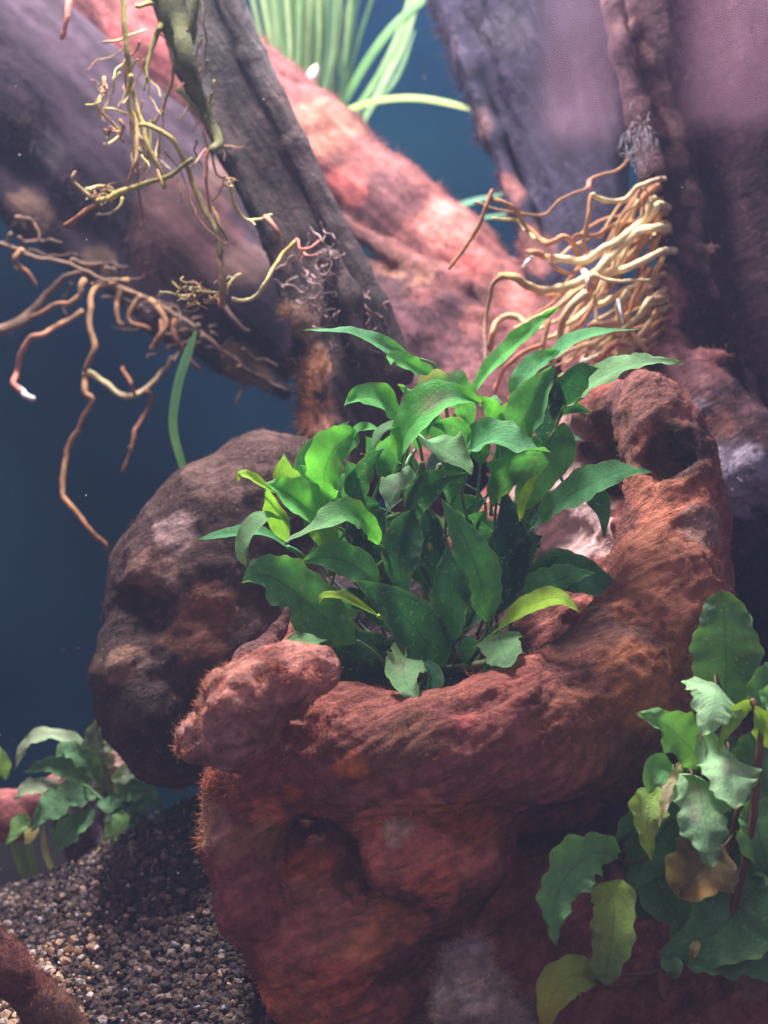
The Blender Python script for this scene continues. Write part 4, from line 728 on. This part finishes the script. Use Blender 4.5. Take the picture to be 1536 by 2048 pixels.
for pts in [[(1505,1400,0,7),(1518,1470,0,7),(1512,1560,.1,8),(1500,1680,.2,9),(1470,1800,.5,9),(1440,1900,.6,10)], [(1480,1600,.3,5),(1440,1760,.9,7),(1380,1880,.8,7),(1320,1940,.4,7),(1250,1950,.3,5),(1195,1958,0,5)],
            [(1320,1940,.4,7),(1322,1975,.2,8),(1330,2000,.2,7)], [(1250,1720,.6,4),(1290,1800,.8,4),(1340,1900,.6,5)], [(1400,1450,.3,4),(1404,1470,-.2,2.5),(1402,1490,-.4,1.2)]]:
    pxtube('stem', [(p[0], p[1], p[2]+WY, p[3]) for p in pts], (0.24, 0.10, 0.06), (0.13, 0.06, 0.04), M_STEM, wp, LOC, kink=.06)

# ---- blurred plant lower left, behind
LOC = W(200, 1740, 7)
lp = thing('curled_leaf_plant', 'small blurred plant with pale curled leaves behind the gravel mound, lower left', 'plant', tuple(LOC))
E = {'p': (0.36, 0.48, 0.28), 'm': (0.12, 0.30, 0.12), 'd': (0.05, 0.11, 0.07), 'v': (0.10, 0.05, 0.11), 'y': (0.78, 0.66, 0.26), 'b': (0.30, 0.62, 0.18), 'g': (0.22, 0.27, 0.20), 'pk': (0.75, 0.42, 0.36)}
QV = [
 ([(205,1545,7),(160,1490,6.6),(95,1468,6.4),(50,1490,6.3),(30,1540,6.3)], 26, 45, 'p'), ([(195,1590,7),(150,1545,6.6),(100,1530,6.4),(48,1545,6.3)], 46, 30, 'm'),
 ([(120,1560,6.6),(80,1570,6.3),(50,1580,6.2),(28,1598,6.2)], 32, 35, 'p'), ([(195,1590,6.6),(140,1590,6.2),(95,1620,6),(62,1662,6)], 62, 25, 'm'),
 ([(218,1600,7),(195,1540,6.8),(185,1480,6.7),(208,1425,6.8)], 62, 20, 'g'), ([(225,1590,7.2),(240,1530,7),(215,1470,7),(200,1440,7)], 48, 15, 'p'), ([(205,1600,6),(220,1610,5.8),(248,1600,5.7)], 34, 35, 'm'),
 ([(250,1625,6),(235,1650,5.8),(205,1682,5.7)], 46, 15, 'b'), ([(222,1682,6),(208,1715,5.8),(192,1756,5.8)], 38, 10, 'y'), ([(62,1640,6.4),(40,1650,6.2),(12,1690,6.2)], 36, 20, 'b'),
 ([(75,1650,6.6),(62,1670,6.4),(50,1690,6.3)], 26, 10, 'y'), ([(195,1600,6.8),(170,1650,6.6),(155,1700,6.5),(150,1745,6.5)], 95, -15, 'v'), ([(190,1610,7.2),(130,1650,7),(110,1690,7)], 60, -10, 'd'),
 ([(240,1580,7.2),(265,1560,7),(290,1560,6.9)], 60, 0, 'd'), ([(250,1590,7.2),(270,1640,7),(290,1710,6.9)], 60, 5, 'd'), ([(235,1560,7.4),(250,1520,7.2),(262,1490,7.2)], 40, 10, 'g'), ([(255,1640,6.5),(290,1590,6.4),(310,1575,6.3)], 30, 20, 'm'),
 ([(370,1575,5.6),(345,1568,5.4),(315,1572,5.4)], 26, 40, 'pk'), ([(220,1560,6.9),(232,1520,6.8),(262,1545,6.6)], 34, 30, 'pk'), ([(215,1600,6.6),(235,1640,6.4),(220,1680,6.3)], 50, -5, 'd'), ([(400,1620,5.8),(340,1640,5.6),(300,1650,5.5)], 60, 0, 'd'),
 ([(10,1560,7.2),(5,1520,7),(-5,1490,7)], 30, 10, 'b'),
 ([(230,1600,6.6),(260,1580,6.3),(300,1590,6.1),(330,1625,6)], 44, 25, 'm'), ([(225,1610,6.8),(280,1630,6.4),(320,1670,6.3)], 50, 15, 'd'), ([(225,1560,6.6),(270,1545,6.3),(300,1570,6.2)], 36, 30, 'p'), ([(200,1570,6.4),(170,1520,6.2),(130,1500,6.1),(110,1515,6)], 40, 30, 'm'), ([(210,1650,6.4),(250,1690,6.1),(262,1740,6)], 44, 0, 'm'), ([(190,1620,6.4),(140,1660,6.1),(110,1710,6)], 50, 10, 'm')]
for i, (pts, vis, roll, tone) in enumerate(QV):
    add_leaf(lp, LOC, pts, vis, roll, E[tone], m=M_LEAFM, seed=120+i, wavy=.35, stalk=(215, 1720, 7.2) if i % 2 == 0 and i < 16 else None)
pxtube('stem', [(205,1545,7,6),(215,1620,7,7),(212,1700,7,8),(210,1780,7,9)], (0.13, 0.10, 0.09), (0.10, 0.07, 0.07), M_STEM, lp, LOC)

# ---- grass: a dense tuft at the top, one blade on the left, two at the lower left
def blade(parent, loc, pts, wpx, col, seed, name='blade', roll=10):
    P = [W(*p) for p in pts]; S = catmull(P, 6); k = len(S); T = np.gradient(S, axis=0); T /= np.linalg.norm(T, axis=1)[:, None]
    rr = R(roll); V = []; wd = sz(wpx, pts[0][2])/2
    for i in range(k):
        s = np.cross(T[i], (0, -1, 0)); s /= np.linalg.norm(s)+1e-9; n = np.cross(s, T[i]); s = s*math.cos(rr)+n*math.sin(rr)
        ww = wd*min(1, 0.75+0.5*i/k)*(1 if i < k*0.7 else max(0.05, 1-((i-k*0.7)/(k*0.3))**1.5))
        V += [S[i]-s*ww, S[i]+n*ww*0.25, S[i]+s*ww]
    F = []
    for i in range(k-1): F += [(i*3, i*3+1, i*3+4, i*3+3), (i*3+1, i*3+2, i*3+5, i*3+4)]
    V = np.array(V)-np.array(loc); me = npmesh(name, V, F, True, np.tile(np.array(col), (len(V), 1)))
    return obj(name, me, M_BLADE, parent)
LOC = W(620, 330, 21); r = np.random.default_rng(9)
gt = thing('grass_plant', 'clump of long pale green grass blades rising behind the log at the top', 'plant', tuple(LOC))
for i in range(58):
    u = r.normal()*0.45; bx = 620+u*80+r.uniform(-20, 20); y0 = r.uniform(19, 23); lean = u*130+r.uniform(-30, 30)
    top = (bx+lean*1.0, r.uniform(-260, -60), y0-1); c = (0.12, 0.22, 0.10) if r.random() < .6 else ((0.24, 0.32, 0.16) if r.random() < .6 else (0.05, 0.10, 0.06))
    blade(gt, LOC, [(bx, 330+r.uniform(0, 40), y0), (bx+lean*.12+r.uniform(-12, 12), 200, y0-.3), (bx+lean*.45+r.uniform(-12, 12), 60, y0-.6), top], r.uniform(6, 12), c, i, roll=r.uniform(-50, 50))
for pts, wd, c in [([(590,320,18),(650,245,17.5),(740,205,17),(830,196,16.6),(920,212,16.3),(975,235,16)], 13, (0.36, 0.50, 0.16)), ([(640,330,20),(700,240,19.5),(770,130,19),(815,20,19),(830,-80,19)], 15, (0.20, 0.36, 0.16)),
                   ([(660,330,20),(720,250,19),(800,100,19),(840,-30,19),(850,-90,19)], 15, (0.25, 0.40, 0.2)), ([(650,320,20),(690,200,19.6),(780,60,19),(900,-40,19)], 17, (0.14, 0.30, 0.12)), ([(690,330,20),(720,240,19),(790,160,19),(830,60,19)], 10, (0.12, 0.25, 0.12)),
                   ([(840,440,17),(900,420,16.8),(960,400,16.5),(1030,380,16.2)], 7, (0.2, 0.45, 0.3)), ([(860,462,17),(930,442,16.8),(990,432,16.5),(1040,424,16.3)], 6, (0.2, 0.45, 0.3)), ([(900,412,17),(960,396,16.8),(1040,386,16.5)], 6, (0.15, 0.35, 0.28))]:
    blade(gt, LOC, pts, wd, c, 1)
LOC = W(385, 970, 7)
sb = thing('lone_grass', 'single curved green grass blade standing above the dark knob on the left', 'grass blade', tuple(LOC))
blade(sb, LOC, [(385,985,7),(362,920,6.8),(346,850,6.6),(356,770,6.5),(378,700,6.4),(393,660,6.3)], 19, (0.20, 0.50, 0.24), 0)
LOC = W(75, 1850, 9)
sb = thing('paired_grass', 'pair of yellow green grass blades below the blurred plant at left', 'grass', tuple(LOC))
for pts, wd, c in [([(78,1830,9),(60,1770,8.9),(42,1720,8.8),(20,1660,8.7)], 26, (0.20, 0.30, 0.12)), ([(92,1830,9),(70,1760,9),(60,1700,8.9),(55,1650,8.8)], 16, (0.14, 0.24, 0.10)), ([(126,1810,8.6),(108,1750,8.5),(90,1700,8.4),(85,1650,8.4)], 13, (0.42, 0.46, 0.2))]:
    blade(sb, LOC, pts, wd, c, 0)

# ================================================================== ROOTS
OL = (0.20, 0.20, 0.055); YE = (0.50, 0.42, 0.13); PALE = (0.70, 0.60, 0.32); BR = (0.26, 0.11, 0.06); PK = (0.60, 0.22, 0.17); TAN = (0.36, 0.20, 0.10); WH = (0.9, 0.86, 0.82)
def rootset(t, loc, rows, y0, k=.08, yj=.3, seed=1, anchor=0):
    r = np.random.default_rng(seed)
    for (rad, c0, c1, pts, *yy) in rows:
        yb = y0+(yy[0] if yy else r.uniform(-yj, yj)); n = len(pts)
        rd = rad if isinstance(rad, (tuple, list)) else (rad, rad*0.65)
        q = [(p[0], p[1], yb+0.25*math.sin(i*1.3+n), rd[0]+(rd[1]-rd[0])*i/(n-1)) for i, p in enumerate(pts)]
        if anchor and q[0][0] > 1285: q = [(q[0][0]+r.uniform(10, 34), q[0][1]+r.uniform(-8, 4), q[0][2]+anchor, q[0][3])]+q
        pxtube('root', q, c0, c1, M_ROOT, t, loc, kink=k)
LOC = W(330, -40, 5)
hr = thing('hanging_roots', 'tangle of thin olive and tan roots hanging in front of the upper left logs', 'roots', tuple(LOC))
rows = [
 ((6,4), OL, YE, [(243,-60),(248,60),(255,120),(262,150),(272,200),(286,245),(297,300),(318,335),(330,378)]),
 ((5,7), YE, (0.16,0.12,0.08), [(278,252),(310,258),(345,280),(370,320),(392,380),(415,430),(435,470),(443,530),(446,600)]),
 ((11,2.5), (0.11,0.13,0.05), OL, [(330,-40),(334,20),(315,70),(298,120),(288,180)]), ((5,6), YE, OL, [(272,12),(300,8),(322,14),(330,34),(318,60)]),
 ((24,9), (0.075,0.085,0.035), (0.15,0.15,0.06), [(350,-60),(355,40),(370,110),(385,160),(405,215),(428,255),(436,285),(424,300)]), ((16,5), (0.07,0.08,0.035), OL, [(310,-60),(330,40),(350,100),(352,130)]), ((12,5), (0.08,0.09,0.04), OL, [(390,-40),(385,60),(378,120),(395,190)]),
 ((5,6), OL, YE, [(385,318),(340,350),(290,370),(240,386),(195,402)]), ((6,6), BR, BR, [(196,408),(165,428),(130,452)]),
 ((3,4), TAN, PALE, [(150,343),(144,360),(160,378),(190,398)]), ((4,4), PALE, YE, [(175,378),(195,372),(220,378),(232,392),(222,402)]), ((3,2), YE, PALE, [(245,395),(238,415),(215,428),(193,430)]),
 ((5,3), YE, TAN, [(262,150),(258,200),(272,240),(276,290),(266,330),(257,366)]), ((3,2), TAN, BR, [(250,120),(256,200),(268,260),(272,330),(275,380),(285,430),(282,455)]),
 ((4,3), TAN, PALE, [(208,155),(205,185),(195,205),(205,225),(225,245),(238,268),(222,285),(208,288)]), ((2,2), YE, YE, [(172,210),(188,206),(200,200)]), ((3,2), PALE, YE, [(208,220),(222,217),(240,220),(262,228)]), ((4,3), TAN, TAN, [(240,240),(250,255),(238,270),(246,285)]),
 ((3,2), PK, PALE, [(412,298),(395,320),(384,335)]), ((4,2), PK, TAN, [(415,300),(414,350),(418,400),(420,425)]), ((3,2), YE, PALE, [(424,305),(432,340),(445,355),(466,362)]), ((3,2), PK, YE, [(447,362),(441,385),(425,402)]),
 ((4,3), YE, PALE, [(462,372),(470,410),(492,438),(515,438),(543,430)]), ((6,5), PK, TAN, [(530,434),(550,455),(562,482)]), ((2,1), PALE, PALE, [(500,440),(510,450)]),
 ((4,4), PALE, YE, [(466,598),(490,600),(515,588),(532,565),(545,540),(562,510),(592,482)]),
 ((3,2), PK, PK, [(592,478),(598,495),(605,505)]), ((2.5,1.5), PK, PK, [(602,497),(620,495),(634,485),(640,483)]), ((2.5,1.5), PK, PK, [(604,505),(618,510),(636,508)]), ((2,1), PK, PK, [(606,505),(600,522)]), ((2,1), PK, PK, [(634,508),(638,502)]),
 ((3,2), PALE, YE, [(320,584),(345,586),(370,592),(395,582),(425,584),(446,590)]), ((2,2), YE, TAN, [(345,564),(362,576),(388,580)]), ((3,3), YE, PALE, [(453,588),(458,570),(468,555),(481,548)]), ((2,1), TAN, TAN, [(385,562),(400,572),(420,580)]), ((2,1), TAN, YE, [(370,590),(390,606),(415,618)]), ((2,1), TAN, YE, [(385,600),(400,612),(380,598),(360,594)]),
 ((6,4), BR, PK, [(438,590),(440,612)]), ((8,6), (0.16,0.13,0.09), TAN, [(436,480),(442,540),(446,612)]), ((2,2), OL, TAN, [(402,-20),(409,50),(413,100),(404,160)]), ((4,3), OL, TAN, [(352,90),(346,150),(330,200),(308,250)], .6),
 ((6,5), (0.3,0.3,0.12), OL, [(356,178),(378,202),(405,232),(428,262)]), ((7,5), PK, PK, [(142,-20),(134,30),(124,76)], 1), ((3,2), TAN, PALE, [(205,85),(230,80),(262,70),(292,60)]), ((2,1), TAN, TAN, [(330,300),(360,340),(385,400),(400,440),(440,480),(458,485)]),
 ((2,1), TAN, TAN, [(350,350),(365,400),(360,405)]), ((4,3), TAN, OL, [(425,415),(440,450),(455,480)]), ((2,1), YE, PALE, [(283,310),(300,330),(290,350)]), ((3,2), TAN, YE, [(315,340),(325,365),(328,378)]), ((3,2), OL, YE, [(300,240),(300,300),(290,340)]),
]
rootset(hr, LOC, rows, 5.0, .07, .35, 4)
r = np.random.default_rng(31)
for cx, cy, n, s in [(208,175,8,16),(222,262,10,16),(200,392,12,24),(400,592,20,34),(340,60,6,20),(450,360,5,14)]:     # curled rootlets in little knots
    for i in range(n):
        a = r.uniform(0, 6.28); x, y = cx+r.normal()*s*.5, cy+r.normal()*s*.3; P = [(x, y, 5, 2.2)]
        for j in range(4): a += r.normal()*1.1; x += math.cos(a)*s*.32; y += math.sin(a)*s*.22; P.append((x, y, 5+r.normal()*.15, 2.0-.3*j))
        pxtube('rootlet', P, TAN, PALE if r.random() < .4 else BR, M_ROOT, hr, LOC, 5, 3)
LOC = W(250, 600, 10)
DT = (0.20, 0.125, 0.085); DB = (0.12, 0.07, 0.055)
lr = thing('dangling_roots', 'brown roots dangling below the broad log over the dark blue water, left side', 'roots', tuple(LOC))
rows = [
 ((6,6), TAN, PK, [(165,622),(120,648),(85,672),(60,676),(42,705),(32,740),(27,765),(42,782)]), ((7,5), WH, WH, [(38,778),(52,788),(66,796)]),
 ((7,6), TAN, TAN, [(255,562),(205,570),(178,600),(180,650),(187,700),(170,742)]), ((6,5), TAN, (0.42,0.2,0.09), [(172,745),(172,785),(182,800),(155,860),(132,915),(126,985),(150,1022),(182,1060),(214,1097)]),
 ((7,5), PALE, (0.22,0.13,0.09), [(168,742),(195,755),(230,780),(262,796),(295,778),(325,745),(345,715)]), ((5,4), BR, BR, [(292,782),(304,800),(290,830),(272,860),(260,900),(246,946)]), ((4,4), BR, BR, [(246,735),(256,760),(270,790)]),
 ((5,3), DT, DT, [(-20,480),(40,500),(90,520),(150,532),(215,560),(255,565)]), ((13,6), DT, DB, [(-40,670),(30,650),(70,620),(110,570),(160,545)]), ((7,4), TAN, BR, [(45,500),(25,520),(50,540),(72,570)]), ((7,5), TAN, BR, [(170,560),(150,600),(110,610),(60,640)]),
 ((6,4), DT, DB, [(215,560),(300,600),(370,640),(430,690),(475,725),(530,760),(572,782)]), ((6,5), BR, BR, [(350,640),(352,680),(372,710),(398,738)]), ((6,5), BR, TAN, [(325,640),(320,680),(302,698)]), ((6,4), TAN, BR, [(240,580),(235,640),(245,650)]), ((5,4), TAN, BR, [(280,590),(260,640),(300,660)]),
 ((7,5), TAN, BR, [(300,600),(330,650),(310,690)]), ((6,4), DT, DB, [(430,600),(470,640),(498,662)]),
]
rootset(lr, LOC, rows, 10.0, .12, .3, 6)
r = np.random.default_rng(14)
for i in range(34):                                     # webby fine roots matted along the underside of the log
    u = r.random(); x = 20+u*480; y = 470+u*250+r.normal()*22; P = [(x, y)]; a = r.uniform(-.3, 1.8)
    for j in range(4): a += r.normal()*.5; x += math.cos(a)*r.uniform(14, 34); y += math.sin(a)*r.uniform(8, 24); P.append((x, y))
    rootset(lr, LOC, [((r.uniform(2, 5.5), 2), DT if r.random() < .6 else DB, DB, P, r.uniform(-.5, .8))], 10.2, .15, seed=i)
LOC = W(1310, 560, 7.4)
rr_ = thing('root_cluster', 'dense bunch of pale yellow roots sprouting from the thick trunk, upper right', 'roots', tuple(LOC))
OR = (0.56, 0.27, 0.13); CRM = (0.80, 0.64, 0.36)
rows = [
 ((9,8), CRM, CRM, [(1318,412),(1290,440),(1242,478),(1205,498),(1172,520),(1125,518),(1085,514)], -1.2), ((8,6), OR, TAN, [(1085,512),(1070,505),(1056,502)], -1.2), ((5,3), WH, WH, [(1066,512),(1055,522),(1046,534)], -1.2),
 ((9,8), CRM, CRM, [(1318,455),(1280,462),(1245,488),(1215,520),(1190,545),(1182,560)], -1.4), ((9,8), CRM, (0.5,0.32,0.12), [(1180,552),(1135,572),(1085,582),(1050,570),(1030,555),(1000,553)], -1.5), ((5,4), TAN, (0.35,0.22,0.17), [(1003,553),(985,572),(976,620),(970,670),(972,730)], -1.6),
 ((8,8), CRM, CRM, [(1318,505),(1280,525),(1240,542),(1190,548)], -1.5), ((9,7), CRM, OR, [(1172,585),(1140,615),(1122,650),(1118,700)], -1.5), ((9,9), CRM, OR, [(1256,585),(1240,610),(1235,640),(1215,648),(1180,655)], -1.4), ((4,2), WH, WH, [(1236,600),(1240,620),(1246,650)], -1.6),
 ((5,7), TAN, OR, [(985,397),(1012,408),(1030,420),(1050,450),(1080,478),(1100,488),(1130,475),(1150,492),(1160,530),(1178,552)], -1.0), ((5,4), (0.3,0.13,0.08), TAN, [(985,380),(970,420),(945,475),(898,537)], -1.0), ((3,4), YE, PALE, [(985,437),(1010,440),(1035,440),(1052,460),(1070,478)], -.8),
 ((6,5), (0.6,0.4,0.3), PALE, [(1308,362),(1275,376),(1248,400),(1215,402),(1186,388)], -1.2), ((5,4), TAN, OR, [(1184,388),(1176,430),(1168,480),(1172,510)], -1.0), ((3,3), TAN, TAN, [(1258,318),(1232,342),(1205,350),(1180,360),(1172,376),(1150,384),(1122,398),(1095,428),(1050,428),(1000,420),(950,404)], -.6), ((6,5), PK, PK, [(1180,362),(1178,376)], -.9),
 ((5,4), OR, BR, [(1290,440),(1240,445),(1210,460),(1190,472),(1155,470),(1145,490)], -.8), ((7,6), CRM, OR, [(1056,655),(1040,636),(1015,632),(995,642),(985,665),(980,700)], -1.4), ((5,5), OR, PK, [(1082,690),(1040,708),(1008,738),(990,785)], -1.6), ((6,5), OR, PALE, [(1098,640),(1085,690),(1072,740),(1068,800)], -1.4),
 ((5,4), PK, PK, [(1255,690),(1225,690),(1205,710),(1190,722)], -.9), ((6,5), WH, PALE, [(1165,722),(1195,712)], -1.2), ((5,4), CRM, OR, [(1262,690),(1240,682),(1220,690),(1215,720)], -1.0), ((7,6), CRM, CRM, [(1300,600),(1280,630),(1250,655),(1235,668)], -1.4), ((6,5), WH, PK, [(1168,542),(1175,560),(1176,580)], -1.7),
 ((9,7), OR, BR, [(1306,380),(1265,425),(1230,470),(1215,500)], -.4), ((9,7), (0.3,0.17,0.1), BR, [(1290,380),(1250,430),(1215,500),(1180,600)], .2), ((4,3), CRM, PALE, [(1190,548),(1230,562),(1270,562),(1300,560)], -1.6), ((5,4), OR, OR, [(1100,510),(1108,530),(1130,545),(1150,545)], -1.2),
 ((6,5), CRM, OR, [(1290,700),(1275,680),(1262,660)], -1.2), ((7,5), OR, CRM, [(1070,760),(1040,775),(1020,800)], -1.2),
]
rootset(rr_, LOC, rows, 7.2, .05, .2, 8, 1.5)
r = np.random.default_rng(77)
for i in range(64):
    y0 = r.uniform(370, 700); x0 = 1326-r.uniform(0, 50); L_ = r.uniform(130, 330); dr = r.uniform(0.45, 1.25); P = [(x0, y0)]
    for j in range(1, 5): P.append((x0-L_*j/4*math.cos(dr)+r.normal()*7, y0+L_*j/4*math.sin(dr)+r.normal()*8))
    P = [p for p in P if p[1] < 790]
    if len(P) < 3: continue
    c = [CRM, OR, TAN, (0.5,0.3,0.14)][r.integers(4)]
    rootset(rr_, LOC, [(r.uniform(3, 7.5), c, OR if r.random() < .5 else CRM, P, r.uniform(-1.0, .5))], 7.2, .12, seed=i, anchor=1.4)

st = bpy.data.objects['branch']; r = np.random.default_rng(40); AV = []; AF = []; off = 0; SL = np.array(st.location)
for i in range(46):
    u = r.random(); x = 610+u*110+r.normal()*22; y = 520+u*150+r.normal()*30; a = r.uniform(0.6, 2.4); P = [W(x, y, 5.5)]
    for j in range(5): a += r.normal()*.9; x += math.cos(a)*12; y += math.sin(a)*12; P.append(W(x, y, 5.45+r.normal()*.12+0.012*abs(x-660)*.6))
    V, F, c = tube(P, [0.02]*6, (0.3, 0.2, 0.2), None, 4, 3, .2, SL); AV.append(V); AF += [tuple(q+off for q in f_) for f_ in F]; off += len(V)
V = np.vstack(AV); o = obj('algae_threads', polymesh('algae_threads', V, AF, np.tile((0.34, 0.23, 0.22), (len(V), 1))), M_ROOT, st); o['kind'] = 'stuff'
r = np.random.default_rng(52)
for i in range(26):                                     # more fine roots among the hanging tangle
    x = r.choice([250, 270, 300, 400, 420]) + r.normal()*12; y = r.uniform(60, 300); P = [(x, y)]; a = 1.57+r.normal()*.3
    for j in range(4): a += r.normal()*.35; x += math.cos(a)*r.uniform(15, 34); y += math.sin(a)*r.uniform(15, 34); P.append((x, y))
    rootset(hr, W(330, -40, 5), [((r.uniform(1.5, 3.2), 1.2), [OL, TAN, YE][i % 3], [TAN, PALE, BR][i % 3], P, r.uniform(-.3, .8))], 5.2, .1, seed=i)
# ================================================================== SMALL THINGS
LOC = W(1275, 285, 7)
cw = thing('algae_curl', 'small ball of fine white curly threads clinging to the thick trunk', 'algae', tuple(LOC)); r = np.random.default_rng(3); allV = []; allF = []; off = 0
for i in range(60):
    a0 = r.uniform(0, 6.28); cx, cy = 1280+r.normal()*12, 290+r.normal()*24; ra = r.uniform(4, 22); ti = r.uniform(0, 3.1)
    P = [W(cx+ra*math.cos(a0+q)*math.cos(ti), cy+ra*math.sin(a0+q), 6.6+ra*.02*math.cos(a0+q)*math.sin(ti)) for q in np.linspace(0, r.uniform(2, 5), 7)]
    V, F, c = tube(P, [0.007]*7, (0.5, 0.5, 0.55), None, 4, 3, .1, LOC); allV.append(V); allF += [tuple(x+off for x in f_) for f_ in F]; off += len(V)
V = np.vstack(allV); o = obj('threads', polymesh('threads', V, allF, np.tile((0.27, 0.25, 0.29), (len(V), 1))), M_ROOT, cw); o['kind'] = 'stuff'
def snail(px, py, y, L_, ang, c, label):
    loc = W(px, py, y); t = thing('snail', label, 'snail', tuple(loc)); s = sz(L_, y)
    u = np.linspace(0, 1, 26); V = []; F = []; ns = 10
    d = np.array((math.cos(R(ang)), 0, math.sin(R(ang)))); e = np.array((-d[2], 0, d[0])); n = np.array((0, -1, 0))
    for i, x in enumerate(u):
        rad = s*0.23*math.sin(math.pi*(0.04+0.94*x))**0.7*(1+0.10*math.cos(x*26)); cpt = d*(x-.5)*s
        for j in range(ns): V.append(cpt+rad*(math.cos(j*6.283/ns)*e+math.sin(j*6.283/ns)*n))
    for i in range(25):
        for j in range(ns): F.append((i*ns+j, i*ns+(j+1) % ns, (i+1)*ns+(j+1) % ns, (i+1)*ns+j))
    F.append(tuple(range(ns))); F.append(tuple(25*ns+j for j in range(ns)))
    obj('shell', polymesh('shell', np.array(V), F, np.tile(c, (len(V), 1))), M_ROOT, t)
    foot = np.array(V)*np.array((0.8, 1, 0.8))*0.8+n*-s*0.14
    obj('foot', polymesh('foot', foot, F, np.tile((0.35, 0.25, 0.2), (len(V), 1))), M_ROOT, t)
snail(624, 150, 18.5, 46, 65, (0.75, 0.62, 0.66), 'small pale pinkish snail among the grass blades at the top')
snail(498, 66, 17.5, 30, 15, (0.65, 0.34, 0.2), 'small orange snail beside the branch at the foot of the grass')

r = np.random.default_rng(12); n = 260; v, f_ = icos()
cc = np.stack([r.uniform(-14, 14, n), r.uniform(-14, 26, n), r.uniform(-12, 14, n)], 1); s_ = r.uniform(0.008, 0.022, n)
P = (v[None]*s_[:, None, None]+cc[:, None]).reshape(-1, 3); Fa = (f_[None]+np.arange(n)[:, None, None]*12).reshape(-1, 3)
o = obj('floating_particles', npmesh('floating_particles', P, Fa, False, np.tile((0.55, 0.5, 0.5), (len(P), 1))), M_SOIL); o['kind'] = 'stuff'
# ---- the tank water, faintly cloudy
mv = bpy.data.materials.new('cloudy_water'); mv.use_nodes = True; nt = mv.node_tree
for n in list(nt.nodes): nt.nodes.remove(n)
o_ = nt.nodes.new('ShaderNodeOutputMaterial'); pv = nt.nodes.new('ShaderNodeVolumePrincipled'); pv.inputs['Color'].default_value = (0.42, 0.62, 1.0, 1)
pv.inputs['Density'].default_value = 0.0008; pv.inputs['Anisotropy'].default_value = 0.1; nt.links.new(pv.outputs[0], o_.inputs[1])
hz = simple('haze', [(-75, -46, -24), (75, -46, -24), (75, 36, -24), (-75, 36, -24), (-75, -46, 25.5), (75, -46, 25.5), (75, 36, 25.5), (-75, 36, 25.5)],
     [(0, 3, 2, 1), (4, 5, 6, 7), (0, 1, 5, 4), (1, 2, 6, 5), (2, 3, 7, 6), (3, 0, 4, 7)], mv, 'stuff')

# ---- front glass of the tank; it mirrors faintly the pink glow panels added behind the viewer
mg = bpy.data.materials.new('front_glass'); mg.use_nodes = True; nt = mg.node_tree
for n in list(nt.nodes): nt.nodes.remove(n)
o_ = nt.nodes.new('ShaderNodeOutputMaterial'); tr = nt.nodes.new('ShaderNodeBsdfTransparent'); gl = nt.nodes.new('ShaderNodeBsdfGlossy'); gl.inputs['Roughness'].default_value = 0.07
ms = nt.nodes.new('ShaderNodeMixShader'); ms.inputs[0].default_value = 0.035; nt.links.new(tr.outputs[0], ms.inputs[1]); nt.links.new(gl.outputs[0], ms.inputs[2]); nt.links.new(ms.outputs[0], o_.inputs[0])
simple('tank_front_glass', [(-60, -20, -20), (60, -20, -20), (60, -20, 24), (-60, -20, 24)], [(0, 1, 2, 3)], mg, 'structure')

wn = thing('pink_glow_panels', 'added pink glowing panels behind the viewer, seen only as a dim reflection in the front glass, upper right', 'panel', (15, -90, 15))
me_ = bpy.data.materials.new('pink_glow'); me_.use_nodes = True; p_ = me_.node_tree.nodes['Principled BSDF']; p_.inputs['Base Color'].default_value = (0.7, 0.4, 0.5, 1)
p_.inputs['Emission Color'].default_value = (1.0, 0.50, 0.72, 1); p_.inputs['Emission Strength'].default_value = 8.0  # glow added only for its pink reflection in the glass
mf = bpy.data.materials.new('dark_panel_surround'); mf.use_nodes = True; mf.node_tree.nodes['Principled BSDF'].inputs['Base Color'].default_value = (0.15, 0.08, 0.08, 1)  # dark surround of the added glow panels
def box(name, x0, x1, z0, z1, y0, y1, m, par, loc):
    v = [(x-loc[0], y-loc[1], z-loc[2]) for x in (x0, x1) for y in (y0, y1) for z in (z0, z1)]
    me = bpy.data.meshes.new(name); me.from_pydata(v, [], [(0, 1, 3, 2), (4, 6, 7, 5), (0, 4, 5, 1), (2, 3, 7, 6), (0, 2, 6, 4), (1, 5, 7, 3)]); return obj(name, me, m, par)
WL = (15, -90, 15)
for x0, x1, z0 in ((7.2, 10.4, 16.6), (13.6, 24, 17.5)):
    box('glow_panel', x0, x1, z0, 34, -90.4, -90, me_, wn, WL); 
for x0, x1, z0, z1 in ((6.2, 7.2, 15.6, 34), (10.4, 13.6, 15.6, 34), (24, 25, 15.6, 34), (7.2, 10.4, 15.6, 16.6), (13.6, 24, 15.6, 17.5), (6.2, 25, 34, 35)):
    box('panel_surround', x0, x1, z0, z1, -90.6, -89.6, mf, wn, WL)
